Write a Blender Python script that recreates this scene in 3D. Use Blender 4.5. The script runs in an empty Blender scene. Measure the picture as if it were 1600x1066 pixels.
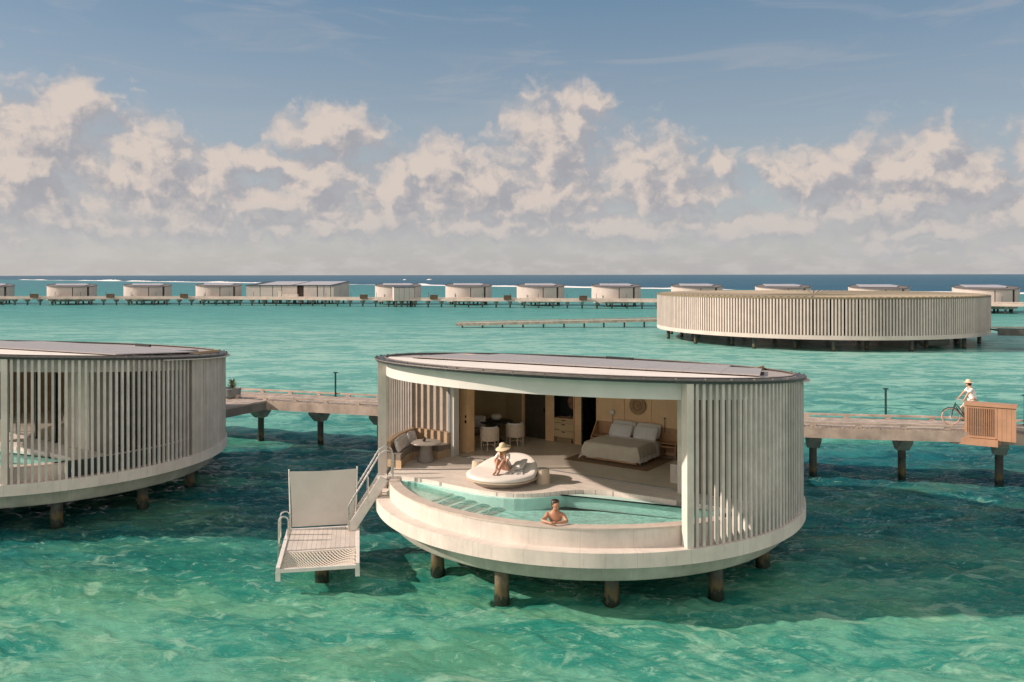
import bpy, bmesh, math, random
import numpy as np
from mathutils import Vector, Matrix
random.seed(7)
R = math.radians
sin, cos, pi = math.sin, math.cos, math.pi
sc = bpy.context.scene

# ------------------------------------------------------------------ camera
cam = bpy.data.cameras.new('camera'); cam.sensor_width = 36.0; cam.lens = 29.43
cam.shift_x = 0.0; cam.shift_y = -0.0646; cam.clip_start = 0.1; cam.clip_end = 200000
co = bpy.data.objects.new('camera', cam); sc.collection.objects.link(co)
co.location = (0, 0, 8.2); co.rotation_euler = (R(90), 0.0015, 0)
sc.camera = co
SEA = 0.0

# ------------------------------------------------------------------ light, exposure
SUN_EL = R(27.5)
TO_SUN = Vector((-0.999 * cos(SUN_EL), -0.025 * cos(SUN_EL), sin(SUN_EL)))
sl = bpy.data.lights.new('sun', 'SUN'); sl.energy = 4.2; sl.angle = R(0.9); sl.color = (1.0, 0.825, 0.71)
so = bpy.data.objects.new('sun', sl); sc.collection.objects.link(so)
so.rotation_euler = TO_SUN.to_track_quat('Z', 'Y').to_euler(); so.location = (-40, -5, 30)
sc.view_settings.view_transform = 'Standard'; sc.view_settings.look = 'None'
sc.view_settings.gamma = 1.0; sc.view_settings.exposure = 0.52
sc.view_settings.use_curve_mapping = False
sc.cycles.max_bounces = 10; sc.cycles.diffuse_bounces = 6; sc.cycles.transparent_max_bounces = 12

# ------------------------------------------------------------------ node helpers
class NT:
    def __init__(s, nt): s.nt = nt; nt.nodes.clear()
    def n(s, t, **k):
        nd = s.nt.nodes.new(t)
        for a, b in k.items(): setattr(nd, a, b)
        return nd
    def inp(s, sock, v):
        if isinstance(v, bpy.types.NodeSocket): s.nt.links.new(v, sock)
        elif v is not None:
            if isinstance(v, (tuple, list)) and len(v) == 3 and sock.type == 'RGBA': v = (*v, 1)
            sock.default_value = v
    def m(s, op, a, b=None, c=None, clamp=False):
        nd = s.n('ShaderNodeMath', operation=op, use_clamp=clamp)
        s.inp(nd.inputs[0], a); s.inp(nd.inputs[1], b); s.inp(nd.inputs[2], c)
        return nd.outputs[0]
    def mix(s, f, a, b, mode='MIX'):
        nd = s.n('ShaderNodeMix', data_type='RGBA', blend_type=mode)
        s.inp(nd.inputs[0], f); s.inp(nd.inputs[6], a); s.inp(nd.inputs[7], b)
        return nd.outputs[2]
    def ramp(s, f, stops, interp='LINEAR'):
        nd = s.n('ShaderNodeValToRGB'); cr = nd.color_ramp; cr.interpolation = interp
        while len(cr.elements) < len(stops): cr.elements.new(0.5)
        for e, (p, c) in zip(cr.elements, stops):
            e.position = p; e.color = (*c, 1) if len(c) == 3 else c
        s.inp(nd.inputs[0], f); return nd.outputs[0]
    def mr(s, v, a, b, c=0.0, d=1.0, smooth=False):
        nd = s.n('ShaderNodeMapRange'); nd.interpolation_type = 'SMOOTHSTEP' if smooth else 'LINEAR'
        for i, x in enumerate((v, a, b, c, d)): s.inp(nd.inputs[i], x)
        return nd.outputs[0]
    def noise(s, vec, scale, detail=4, rough=0.5, dim='3D', dist=0.0):
        nd = s.n('ShaderNodeTexNoise', noise_dimensions=dim)
        if vec is not None: s.inp(nd.inputs['Vector'], vec)
        nd.inputs['Scale'].default_value = scale; nd.inputs['Detail'].default_value = detail
        nd.inputs['Roughness'].default_value = rough; nd.inputs['Distortion'].default_value = dist
        return nd.outputs[0]
    def mapping(s, vec, scale=(1, 1, 1), rot=(0, 0, 0), loc=(0, 0, 0)):
        nd = s.n('ShaderNodeMapping'); s.inp(nd.inputs['Vector'], vec)
        nd.inputs['Scale'].default_value = scale; nd.inputs['Rotation'].default_value = rot
        nd.inputs['Location'].default_value = loc
        return nd.outputs[0]
    def xyz(s, vec):
        nd = s.n('ShaderNodeSeparateXYZ'); s.inp(nd.inputs[0], vec); return nd.outputs
    def cxyz(s, x, y, z):
        nd = s.n('ShaderNodeCombineXYZ')
        for i, v in enumerate((x, y, z)): s.inp(nd.inputs[i], v)
        return nd.outputs[0]
    def bump(s, h, strength=0.3, dist=0.02, normal=None):
        nd = s.n('ShaderNodeBump'); nd.inputs['Strength'].default_value = strength
        nd.inputs['Distance'].default_value = dist; s.inp(nd.inputs['Height'], h)
        if normal is not None: s.inp(nd.inputs['Normal'], normal)
        return nd.outputs[0]

# ------------------------------------------------------------------ sky with clouds
world = bpy.data.worlds.new('World'); sc.world = world; world.use_nodes = True
world.cycles.sampling_method = 'MANUAL'; world.cycles.sample_map_resolution = 512
w = NT(world.node_tree)
sky = w.n('ShaderNodeTexSky'); sky.sky_type = 'NISHITA'; sky.sun_disc = False
sky.sun_elevation = SUN_EL; sky.sun_rotation = R(268.5); sky.altitude = 0
sky.air_density = 1.0; sky.dust_density = 1.5; sky.ozone_density = 1.5
geo = w.n('ShaderNodeTexCoord').outputs['Generated']
dx, dy, dz = w.xyz(geo)
az = w.m('MULTIPLY', w.m('ARCTAN2', dx, dy), 180 / pi)
el = w.m('MULTIPLY', w.m('ARCSINE', dz), 180 / pi)

def px_dir(x, y):
    a = math.atan((x - 800) / 1308); e = math.atan((430 - y) / 1308 * cos(a))
    return math.degrees(a), math.degrees(e)
BLOBS = [  # centre and radii of each cumulus heap, measured as directions
    (30, 260, 110, 70), (125, 165, 42, 28), (70, 205, 55, 30), (235, 255, 55, 45), (255, 300, 100, 45),
    (520, 205, 58, 25), (495, 288, 55, 38), (400, 255, 60, 14), (420, 320, 60, 22), (690, 262, 45, 34), (740, 300, 90, 42), (615, 305, 42, 38),
    (862, 235, 52, 55), (893, 185, 26, 30), (938, 162, 18, 16), (850, 320, 75, 36),
    (1012, 275, 52, 42), (1060, 300, 50, 28), (1128, 262, 22, 17), (1258, 272, 52, 24), (1330, 238, 26, 14),
    (1468, 232, 30, 26), (1430, 275, 75, 40), (1390, 318, 90, 34), (1530, 290, 38, 24), (1600, 335, 60, 24),
    (90, 350, 90, 18), (300, 352, 90, 17), (520, 352, 110, 16), (740, 360, 120, 15), (960, 360, 110, 17), (1180, 355, 90, 17),
    (1440, 362, 120, 12), (1680, 250, 70, 50), (-60, 300, 80, 60), (1390, 392, 60, 9), (1600, 388, 40, 8)]

grp = bpy.data.node_groups.new('cloud_density', 'ShaderNodeTree')
grp.interface.new_socket('P', in_out='INPUT', socket_type='NodeSocketVector')
grp.interface.new_socket('D', in_out='OUTPUT', socket_type='NodeSocketFloat')
grp.interface.new_socket('S', in_out='OUTPUT', socket_type='NodeSocketFloat')
g = NT(grp); gi = g.n('NodeGroupInput'); go = g.n('NodeGroupOutput')
P = gi.outputs[0]
wn = g.n('ShaderNodeTexNoise', noise_dimensions='2D'); g.inp(wn.inputs['Vector'], P)
wn.inputs['Scale'].default_value = 0.42; wn.inputs['Detail'].default_value = 4; wn.inputs['Roughness'].default_value = .55
vsub = g.n('ShaderNodeVectorMath', operation='SUBTRACT'); g.inp(vsub.inputs[0], wn.outputs['Color']); vsub.inputs[1].default_value = (.5, .5, .5)
vmul = g.n('ShaderNodeVectorMath', operation='MULTIPLY'); g.inp(vmul.inputs[0], vsub.outputs[0]); vmul.inputs[1].default_value = (3.6, 2.6, 0)
vadd = g.n('ShaderNodeVectorMath', operation='ADD'); g.inp(vadd.inputs[0], P); g.inp(vadd.inputs[1], vmul.outputs[0])
acc = None
for (bx, by, rx, ry) in BLOBS:
    a0, e0 = px_dir(bx, by); ca = cos(R(a0)) ** 2
    mp = g.n('ShaderNodeMapping'); mp.vector_type = 'TEXTURE'; g.inp(mp.inputs['Vector'], vadd.outputs[0])
    mp.inputs['Location'].default_value = (a0, e0, 0)
    mp.inputs['Scale'].default_value = (rx * .0438 * ca * 1.68, ry * .0438 * 1.72, 1)
    ln = g.n('ShaderNodeVectorMath', operation='LENGTH'); g.inp(ln.inputs[0], mp.outputs[0])
    d = ln.outputs['Value']
    acc = d if acc is None else g.m('SMOOTH_MIN', acc, d, 0.35)
nz = g.n('ShaderNodeTexNoise', noise_dimensions='2D'); g.inp(nz.inputs['Vector'], g.mapping(P, (1, 1.35, 1)))
nz.inputs['Scale'].default_value = 0.44; nz.inputs['Detail'].default_value = 8; nz.inputs['Roughness'].default_value = .5
vo = g.n('ShaderNodeTexVoronoi', voronoi_dimensions='2D', feature='SMOOTH_F1'); g.inp(vo.inputs['Vector'], g.mapping(vadd.outputs[0], (1, 1.25, 1)))
vo.inputs['Scale'].default_value = .62; vo.inputs['Detail'].default_value = 2.0; vo.inputs['Roughness'].default_value = .5; vo.inputs['Smoothness'].default_value = .9
bil = g.m('MULTIPLY', g.m('SUBTRACT', .84, vo.outputs['Distance']), .70)
D = g.m('ADD', g.m('ADD', g.m('SUBTRACT', 1.0, acc), bil), g.m('MULTIPLY', g.m('SUBTRACT', nz.outputs[0], 0.5), .95))
g.inp(go.inputs[0], D)
g.inp(go.inputs[1], g.m('ADD', g.m('SUBTRACT', 1.0, acc), g.m('MULTIPLY', g.m('SUBTRACT', nz.outputs[0], 0.5), .7)))

def dens(off):
    nd = w.n('ShaderNodeGroup'); nd.node_tree = grp
    w.inp(nd.inputs[0], w.cxyz(w.m('ADD', az, off[0]), w.m('ADD', el, off[1]), 0.0)); return nd.outputs
D0, S0 = dens((0, 0)); D1, S1 = dens((-1.0, 1.1))
alpha = w.mr(D0, -0.12, 0.85, 0, 1, True)
soft = w.m('MULTIPLY', w.mr(S0, -.25, .55, 0, 1, True), .62)
lit = w.mr(w.m('SUBTRACT', D0, D1), -0.45, 0.50, 0, 1, True)
lown = w.mr(el, 0.5, 7.0, 0, 1)
ccol = w.mix(lit, (2.95, 2.95, 3.2), (5.5, 4.75, 4.25))
ccol = w.mix(w.mr(el, 0.0, 5.0, .75, 0.0), ccol, (4.0, 4.05, 4.1))
# clear air: the physical sky, softened toward a dusty blue
skyc = w.mix(0.68, sky.outputs[0], w.ramp(w.mr(el, 0, 60), [(0, (4.7, 4.5, 4.55)), (.12, (3.0, 3.3, 3.55)), (.3, (1.2, 2.05, 2.9)), (1, (.75, 1.4, 2.2))]))
# thin high cirrus
cz = w.noise(w.mapping(w.cxyz(az, el, 0.0), (0.05, 0.34, 1), (0, 0, R(-5))), 1.6, 7, .58, '2D', .6)
cir = w.m('MULTIPLY', w.mr(cz, .48, .75, 0, 1, True), w.mr(el, 6, 13, 0, .32))
skyc = w.mix(cir, skyc, (3.6, 3.6, 3.8))
hz = w.m('MULTIPLY', w.mr(w.noise(w.cxyz(az, w.m('MULTIPLY', el, 3.0), 0.0), .35, 6, .6, '2D'), .40, .72, 0, 1, True), w.mr(el, 0.5, 6.5, .55, 0))
skyc = w.mix(hz, skyc, (4.7, 4.5, 4.4))
back = w.mr(w.noise(w.mapping(geo, (1.6, 1.6, 3.2)), 1.3, 6, .55), .36, .60, 0, 1, True)
back = w.m('MULTIPLY', back, w.m('MULTIPLY', w.mr(dy, .05, -.35, 0, 1, True), w.mr(el, 2, 10, .4, 1)))
skyc = w.mix(back, skyc, (12.5, 11.0, 9.6))  # bright cloud bank added behind the camera to fill shaded fronts
skyc = w.mix(soft, skyc, w.mix(w.mr(el, 0, 6), (4.1, 4.0, 4.05), (3.45, 3.3, 3.45)))
fin = w.mix(w.m('MULTIPLY', alpha, w.mr(el, .5, 6, .6, .95)), skyc, ccol)
fin = w.mix(w.mr(el, -2, 0, 1, 0), fin, (1.2, 2.0, 2.1))
bg = w.n('ShaderNodeBackground'); w.inp(bg.inputs[0], fin); bg.inputs[1].default_value = 0.088
wo = w.n('ShaderNodeOutputWorld'); w.inp(wo.inputs[0], bg.outputs[0])

# ------------------------------------------------------------------ materials
MATS = {}
def mat(name, col, rough=0.7, var=0.12, nscale=3.0, bump=0.0, bscale=30.0, streak=0.0, metal=0.0, spec=0.5, col2=None, boards=None, sheen=0, emit=None, island=0, joints=0):
    if name in MATS: return MATS[name]
    m = bpy.data.materials.new(name); m.use_nodes = True; t = NT(m.node_tree)
    bs = t.n('ShaderNodeBsdfPrincipled'); out = t.n('ShaderNodeOutputMaterial'); t.inp(out.inputs[0], bs.outputs[0])
    tc = t.n('ShaderNodeTexCoord').outputs['Object']
    dark = tuple(c * (1 - var * 1.8) for c in col) if col2 is None else col2
    light = tuple(min(1, c * (1 + var * .6)) for c in col)
    n1 = t.noise(tc, nscale, 7, .6)
    c = t.mix(t.mr(n1, .32, .68), dark, light)
    if streak:
        n2 = t.noise(t.mapping(tc, (7, 7, .35)), 1.0, 6, .65)
        c = t.mix(t.mr(n2, .48, .78, 0, streak), c, tuple(x * .45 for x in col))
    h = None
    if boards:   # (axis, width): boards or planks with their own tint and joints
        axis, wd, gap = boards
        X = t.xyz(tc)[axis]
        q = t.m('DIVIDE', X, wd); fl = t.m('FLOOR', q)
        wn = t.n('ShaderNodeTexWhiteNoise', noise_dimensions='1D'); t.inp(wn.inputs['W'], fl)
        c = t.mix(t.mr(wn.outputs[0], 0, 1, 0, .35), c, tuple(x * .66 for x in col))
        sc3 = [18, 18, 18]; sc3[(axis + 1) % 3 if axis != 2 else 0] = 1.2
        gr = t.noise(t.mapping(tc, tuple(sc3)), 1.0, 5, .6)
        c = t.mix(t.mr(gr, .35, .75, 0, .28), c, tuple(x * .5 for x in col))
        fr = t.m('FRACT', q); e = t.m('LESS_THAN', fr, gap / wd)
        c = t.mix(t.m('MULTIPLY', e, .75), c, tuple(x * .22 for x in col))
        h = t.m('ADD', t.m('SUBTRACT', 1.0, e), t.m('MULTIPLY', gr, .15))
    if island:
        isl = t.n('ShaderNodeNewGeometry').outputs['Random Per Island']
        c = t.mix(t.mr(isl, 0, 1, 0, island), c, tuple(x * .45 for x in col))
    if joints:
        X, Y, Z = t.xyz(tc); an = t.m('DIVIDE', t.m('ARCTAN2', X, Y), R(joints)); fr_ = t.m('FRACT', t.m('ADD', an, 100.37))
        jt_ = t.m('LESS_THAN', fr_, .012)
        c = t.mix(t.m('MULTIPLY', jt_, .28), c, tuple(x * .35 for x in col))
        wn2 = t.n('ShaderNodeTexWhiteNoise', noise_dimensions='1D'); t.inp(wn2.inputs['W'], t.m('FLOOR', t.m('ADD', an, 100.37)))
        c = t.mix(t.mr(wn2.outputs[0], 0, 1, 0, .14), c, tuple(x * .6 for x in col))
        drip = t.noise(t.cxyz(t.m('MULTIPLY', an, 5.0 * joints / 12), t.m('MULTIPLY', Z, .5), 0.0), 2.2, 7, .7)
        c = t.mix(t.mr(drip, .56, .80, 0, .55), c, (.20, .17, .12))
    t.inp(bs.inputs['Base Color'], c)
    rr = t.mr(t.noise(tc, nscale * 2.3, 4), .3, .7, max(.02, rough - .1), min(1, rough + .1)); t.inp(bs.inputs['Roughness'], rr)
    bs.inputs['Metallic'].default_value = metal; bs.inputs['Specular IOR Level'].default_value = spec
    if sheen: bs.inputs['Sheen Weight'].default_value = sheen
    if bump:
        hb = t.noise(tc, bscale, 6, .6)
        if h is not None: hb = t.m('ADD', h, t.m('MULTIPLY', hb, .3))
        t.inp(bs.inputs['Normal'], t.bump(hb, bump, .012))
    elif h is not None: t.inp(bs.inputs['Normal'], t.bump(h, .4, .008))
    MATS[name] = m; return m

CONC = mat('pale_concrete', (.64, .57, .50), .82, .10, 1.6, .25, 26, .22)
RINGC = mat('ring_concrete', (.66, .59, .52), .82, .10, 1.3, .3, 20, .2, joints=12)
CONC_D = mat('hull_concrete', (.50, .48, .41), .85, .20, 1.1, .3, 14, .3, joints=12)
COPING = mat('coping_stone', (.55, .47, .40), .6, .08, 4, .12, 60)
SLAT = mat('weathered_slat_wood', (.63, .58, .525), .8, .12, 2.2, .25, 40, .22, island=.45)
BOARDW = mat('board_marked_wall', (.56, .51, .45), .85, .10, 2.0, .3, 22, .35, island=.35)
BOARDIN = mat('inner_board_wall', (.50, .42, .345), .8, .08, 2.0, .2, 22, .15)
FASCIA = mat('fascia_paint', (.62, .60, .55), .6, .05, 2)
RIM = mat('dark_roof_rim', (.035, .045, .05), .4, .2, 4)
GUTTER = mat('gutter_metal', (.15, .13, .11), .6, .2, 6)
ROOFTOP = mat('roof_membrane', (.38, .33, .30), .8, .14, .9, .2, 8)
ROOFSTRIP = mat('roof_pale_strip', (.80, .73, .65), .7, .05, 1.2)
DECK = mat('terrace_boards', (.76, .68, .60), .72, .06, 2.2, .15, 30, boards=(1, .145, .008))
FLOOR = mat('room_floor', (.62, .56, .475), .42, .07, 1.3)
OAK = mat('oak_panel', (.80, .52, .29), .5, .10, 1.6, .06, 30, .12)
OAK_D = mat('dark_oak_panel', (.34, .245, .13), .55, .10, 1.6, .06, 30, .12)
BLACK = mat('black_stain', (.010, .012, .011), .45, .2, 3)
BLACKGLASS = mat('black_door', (.014, .017, .015), .3, .2, 2)
HEADW = mat('headboard_oak', (.50, .29, .15), .5, .10, 2.5, .05, 30, .15)
LINEN = mat('white_linen', (.78, .77, .77), .95, .03, 5, .25, 12, sheen=.3)
THROW = mat('taupe_throw', (.54, .49, .40), .95, .05, 5, .3, 60, sheen=.3)
RUG = mat('brown_rug', (.25, .165, .10), .98, .12, 12, .4, 120)
CREAM = mat('cream_cushion', (.74, .68, .62), .95, .04, 4, .25, 50, sheen=.2)
TAUPE = mat('taupe_cushion', (.21, .17, .135), .95, .06, 4, .25, 60, sheen=.2)
WICKER = mat('woven_rattan', (.50, .36, .23), .75, .08, 12, .4, 140)
PALEWOOD = mat('pale_oak_wood', (.60, .48, .36), .6, .08, 3, .08, 40)
STONE = mat('grey_stone', (.27, .235, .205), .75, .1, 6, .15, 30)
TABLETOP = mat('pale_stone_top', (.55, .49, .42), .55, .06, 8)
STEEL = mat('brushed_steel', (.62, .60, .57), .28, .04, 5, metal=.85)
ALU = mat('pale_aluminium', (.70, .655, .60), .5, .08, 4)
GREYFRAME = mat('grey_door_frame', (.30, .32, .32), .4, .08, 3, metal=.4)
SCREENM = mat('grey_canvas', (.60, .555, .505), .95, .05, 2.0, .15, 160)
PLATB = mat('platform_boards', (.60, .54, .48), .8, .07, 3, .2, 30, boards=(0, .13, .008))
WALKW = mat('walkway_planks', (.41, .34, .285), .85, .22, 2.4, .3, 18)
WALKB = mat('walkway_beams', (.52, .42, .34), .85, .22, 1.5, .3, 14, .2)
def pile_mat(name, col):
    m = mat(name, col, .6, .35, 3.0, .6, 10, .4); nt = m.node_tree; t = NT.__new__(NT); t.nt = nt
    bs = [n for n in nt.nodes if n.type == 'BSDF_PRINCIPLED'][0]; c = bs.inputs['Base Color'].links[0].from_socket
    tc = t.n('ShaderNodeTexCoord').outputs['Object']; Z = t.xyz(t.n('ShaderNodeNewGeometry').outputs['Position'])[2]
    k = t.m('ADD', Z, t.m('MULTIPLY', t.m('SUBTRACT', t.noise(t.mapping(tc, (6, 6, 2)), 1.0, 6, .7), .5), .9))
    c1 = t.mix(t.mr(k, .30, .55, 1, 0, True), c, (.10, .075, .03)); c2 = t.mix(t.mr(k, .12, .26, 1, 0, True), c1, (.018, .024, .016))
    t.inp(bs.inputs['Base Color'], c2); t.inp(bs.inputs['Roughness'], t.mr(k, .1, .5, .25, .7)); return m
PILE = pile_mat('wet_pile', (.075, .08, .068))
PILE_R = pile_mat('rusty_pile_sun_tint', (.17, .13, .085))  # lighter, warmer copy: sunlight put into the colour of sun-side piles
CAPM = mat('pier_cap_concrete', (.33, .34, .30), .85, .18, 2.0, .3, 14, .2)
NEWOOD = mat('fresh_cedar', (.44, .245, .145), .7, .1, 2.5, .15, 30, .15)
SKIN = mat('skin', (.50, .27, .175), .5, .05, 8)
SKIN_M = mat('tanned_skin', (.42, .21, .125), .45, .06, 8)
HAIR = mat('dark_hair', (.04, .022, .014), .5, .2, 30)
HAIRB = mat('blond_hair', (.42, .24, .11), .5, .2, 30)
STRAW = mat('straw', (.72, .57, .38), .85, .08, 40, .4, 120)
COTTON = mat('white_cotton', (.80, .77, .74), .95, .03, 6, .2, 20)
TIRE = mat('tan_tyre', (.50, .33, .25), .7, .05, 6)
BIKEP = mat('dark_green_paint', (.012, .05, .05), .3, .05, 6)
LAMPG = mat('opal_lamp', (.62, .57, .50), .4, .03, 3)
LEAF = mat('succulent_leaf', (.22, .24, .09), .6, .3, 10)
POT = mat('grey_pot', (.20, .21, .20), .8, .1, 6)
TROUSER = mat('sand_trousers', (.60, .50, .42), .95, .05, 6)
SHORTS = mat('swim_shorts', (.05, .08, .16), .8, .2, 14)
PAVW = mat('pavilion_slats', (.61, .53, .47), .8, .07, 1.0, .2, 8, .12, island=.3)
PAVB = mat('pavilion_backing', (.40, .32, .26), .85, .1, 1.0)
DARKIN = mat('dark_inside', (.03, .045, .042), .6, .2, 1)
FARW = mat('far_wall_boards', (.50, .44, .40), .85, .06, .5, streak=.15)
FARROOF = mat('far_roof', (.17, .15, .14), .8, .1, .5)
POOLF = mat('pool_plaster', (.56, .80, .745), .6, .16, 6.0)
SHELF = mat('pool_ledge', (.66, .66, .57), .6, .06, 3.0)
BARRED = mat('copper_niche', (.30, .16, .10), .3, .1, 3, metal=.3)

def solar_mat():
    m = bpy.data.materials.new('solar_glass'); m.use_nodes = True; t = NT(m.node_tree)
    bs = t.n('ShaderNodeBsdfPrincipled'); out = t.n('ShaderNodeOutputMaterial'); t.inp(out.inputs[0], bs.outputs[0])
    tc = t.n('ShaderNodeTexCoord').outputs['Object']; X = t.xyz(tc)
    e = t.m('MAXIMUM', t.m('LESS_THAN', t.m('FRACT', t.m('DIVIDE', X[0], .165)), .05), t.m('LESS_THAN', t.m('FRACT', t.m('DIVIDE', X[1], .165)), .05))
    t.inp(bs.inputs['Base Color'], t.mix(e, (.36, .325, .31), (.42, .385, .365)))
    t.inp(bs.inputs['Roughness'], t.mr(t.noise(tc, 1.2, 5), .3, .7, .25, .45))
    MATS['solar_glass'] = m; return m
SOLAR = solar_mat()

def deckboard_net():
    m = bpy.data.materials.new('rope_net'); m.use_nodes = True; t = NT(m.node_tree)
    bs = t.n('ShaderNodeBsdfPrincipled'); out = t.n('ShaderNodeOutputMaterial'); t.inp(out.inputs[0], bs.outputs[0])
    t.inp(bs.inputs['Base Color'], (.62, .55, .47)); bs.inputs['Roughness'].default_value = .9
    MATS['rope_net'] = m; return m
NETM = deckboard_net()

def pool_water_mat():
    m = bpy.data.materials.new('pool_water'); m.use_nodes = True; t = NT(m.node_tree)
    out = t.n('ShaderNodeOutputMaterial')
    tr = t.n('ShaderNodeBsdfTransparent'); tr.inputs[0].default_value = (.80, .955, .93, 1)
    gl = t.n('ShaderNodeBsdfGlossy'); gl.inputs['Roughness'].default_value = .06
    tc = t.n('ShaderNodeTexCoord').outputs['Object']
    h = t.m('ADD', t.noise(tc, 4, 4, .5, dist=1.0), t.m('MULTIPLY', t.noise(tc, 14, 3), .5))
    nb = t.bump(h, 1.0, .10); t.inp(gl.inputs['Normal'], nb)
    dt = t.n('ShaderNodeVectorMath', operation='DOT_PRODUCT'); t.inp(dt.inputs[0], nb); t.inp(dt.inputs[1], t.n('ShaderNodeNewGeometry').outputs['Incoming'])
    fz = t.m('ADD', .02, t.m('MULTIPLY', .98, t.m('POWER', t.m('SUBTRACT', 1.0, t.m('ABSOLUTE', dt.outputs['Value']), clamp=True), 5.0)))
    mx = t.n('ShaderNodeMixShader'); t.inp(mx.inputs[0], fz); t.inp(mx.inputs[1], tr.outputs[0]); t.inp(mx.inputs[2], gl.outputs[0])
    t.inp(out.inputs[0], mx.outputs[0]); MATS['pool_water'] = m; return m
POOLW = pool_water_mat()

def sea_mat():
    m = bpy.data.materials.new('lagoon_water'); m.use_nodes = True; t = NT(m.node_tree)
    bs = t.n('ShaderNodeBsdfPrincipled'); out = t.n('ShaderNodeOutputMaterial'); t.inp(out.inputs[0], bs.outputs[0])
    pos = t.n('ShaderNodeNewGeometry').outputs['Position']; X, Y, Z = t.xyz(pos)
    nl = t.noise(t.mapping(pos, (.055, .16, 1), (0, 0, R(12))), 1.0, 5, .62, dist=.4)
    nm = t.noise(t.mapping(pos, (.30, .62, 1), (0, 0, R(24))), 1.0, 6, .68, dist=1.3)
    nf = t.noise(t.mapping(pos, (1.5, 2.6, 1), (0, 0, R(20))), 1.0, 5, .65, dist=1.2)
    Yd = t.m('MAXIMUM', t.m('ADD', Y, t.m('MULTIPLY', t.m('SUBTRACT', nl, .5), t.m('MULTIPLY', t.m('MAXIMUM', Y, 8.0), .42))), 8.0)
    Yd = t.m('ADD', Yd, t.m('MULTIPLY', t.m('SUBTRACT', nm, .5), 3.5))
    f = t.mr(t.m('LOGARITHM', t.m('MAXIMUM', Yd, 8.0), math.e), 2.5, 7.0)
    def L(y): return (math.log(y) - 2.5) / 4.5
    # sandy shallows, seagrass channel with some villa shade painted in, then open lagoon (bed seen through the water)
    lightc = t.ramp(f, [(0, (.125, .33, .235)), (L(19), (.115, .33, .235)), (L(23), (.075, .28, .18)), (L(26.5), (.011, .135, .130)), (L(38), (.012, .125, .14)), (L(43), (.06, .27, .23)),
                        (L(50), (.20, .45, .37)), (L(75), (.29, .51, .44)), (L(120), (.23, .45, .385)), (L(170), (.085, .32, .275)), (L(260), (.07, .28, .26)), (L(700), (.05, .23, .25))])
    darkc = t.ramp(f, [(0, (.03, .215, .165)), (L(19), (.024, .205, .155)), (L(23), (.015, .16, .12)), (L(26.5), (.004, .068, .072)), (L(40), (.004, .070, .085)), (L(46), (.03, .20, .18)),
                       (L(75), (.12, .36, .31)), (L(120), (.10, .32, .285)), (L(260), (.035, .19, .185)), (L(700), (.025, .15, .175))])
    nb2 = t.noise(t.mapping(pos, (.10, .24, 1), (0, 0, R(20)), (8, 3, 0)), 1.0, 3, .5, dist=1.0)
    k = t.m('ADD', t.m('ADD', t.m('MULTIPLY', nm, .52), t.m('MULTIPLY', nf, .18)), t.m('MULTIPLY', nb2, .30))
    c = t.mix(t.mr(k, .45, .56, 0, 1, True), darkc, lightc)
    # pale sand tongues lying in the channel
    tong = t.noise(t.mapping(pos, (.05, .30, 1), (0, 0, R(8)), (3.1, 1.7, 0)), 1.0, 6, .6, dist=.8)
    tmask = t.m('MULTIPLY', t.mr(tong, .52, .64, 0, 1, True), t.m('MULTIPLY', t.mr(Y, 24, 28), t.mr(Y, 46, 40)))
    c = t.mix(t.m('MULTIPLY', tmask, .8), c, (.055, .26, .17))
    cr = t.mr(t.noise(t.mapping(pos, (.9, 1.7, 1), (0, 0, R(28))), 1.0, 7, .72, dist=2.2), .56, .66, 0, 1, True)
    c = t.mix(t.m('MULTIPLY', cr, t.mr(Y, 70, 20, .0, .6)), c, (.26, .47, .35))
    mo = t.mr(t.noise(t.mapping(pos, (.35, .62, 1), (0, 0, R(30)), (1, 9, 0)), 1.0, 7, .68, dist=1.6), .55, .64, 0, 1, True)
    c = t.mix(t.m('MULTIPLY', mo, t.mr(Y, 34, 19, 0, .55)), c, (.30, .50, .36))
    hl = t.noise(t.mapping(pos, (2.2, 6.5, 1), (0, 0, R(22))), 1.0, 8, .75, dist=2.6)  # caustic-like light and dark strokes painted into the water colour
    c = t.mix(t.m('MULTIPLY', t.mr(hl, .60, .66, 0, 1, True), t.mr(Y, 60, 18, .15, .7)), c, (.30, .53, .41))
    c = t.mix(t.m('MULTIPLY', t.mr(hl, .42, .34, 0, 1, True), t.mr(Y, 60, 18, .25, .8)), c, t.mix(.6, c, (.004, .12, .11)))
    # beyond the reef: deep ocean
    rf = t.m('SUBTRACT', Y, t.m('SUBTRACT', 585.0, t.m('MULTIPLY', X, 1.1)))
    deep = t.mix(t.mr(t.noise(t.mapping(pos, (.002, .02, 1)), 1.0, 4), .35, .65), (.008, .075, .13), (.012, .10, .16))
    c = t.mix(t.mr(rf, -25, 25, 0, 1, True), c, deep)
    t.inp(bs.inputs['Base Color'], c)
    yg = t.mr(t.noise(t.mapping(pos, (.12, .35, 1), (0, 0, R(15)), (5, 2, 0)), 1.0, 5, .6, dist=.7), .45, .68, 0, .55, True)
    c = t.mix(t.m('MULTIPLY', yg, t.mr(Y, 60, 26, 0, 1)), c, t.mix(.5, c, (.20, .36, .16)))
    h1 = t.noise(t.mapping(pos, (1.4, 3.0, 1), (0, 0, R(18))), 1.0, 5, .6, dist=.7)
    h2 = t.noise(t.mapping(pos, (5.5, 9.5, 1), (0, 0, R(30))), 1.0, 4, .6, dist=.5)
    nb = t.bump(h2, .75, .06, t.bump(h1, .65, .22))
    # light scattered back out of the water volume does not follow the ripples; reflections do
    df = t.n('ShaderNodeBsdfDiffuse'); t.inp(df.inputs['Color'], c)
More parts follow.
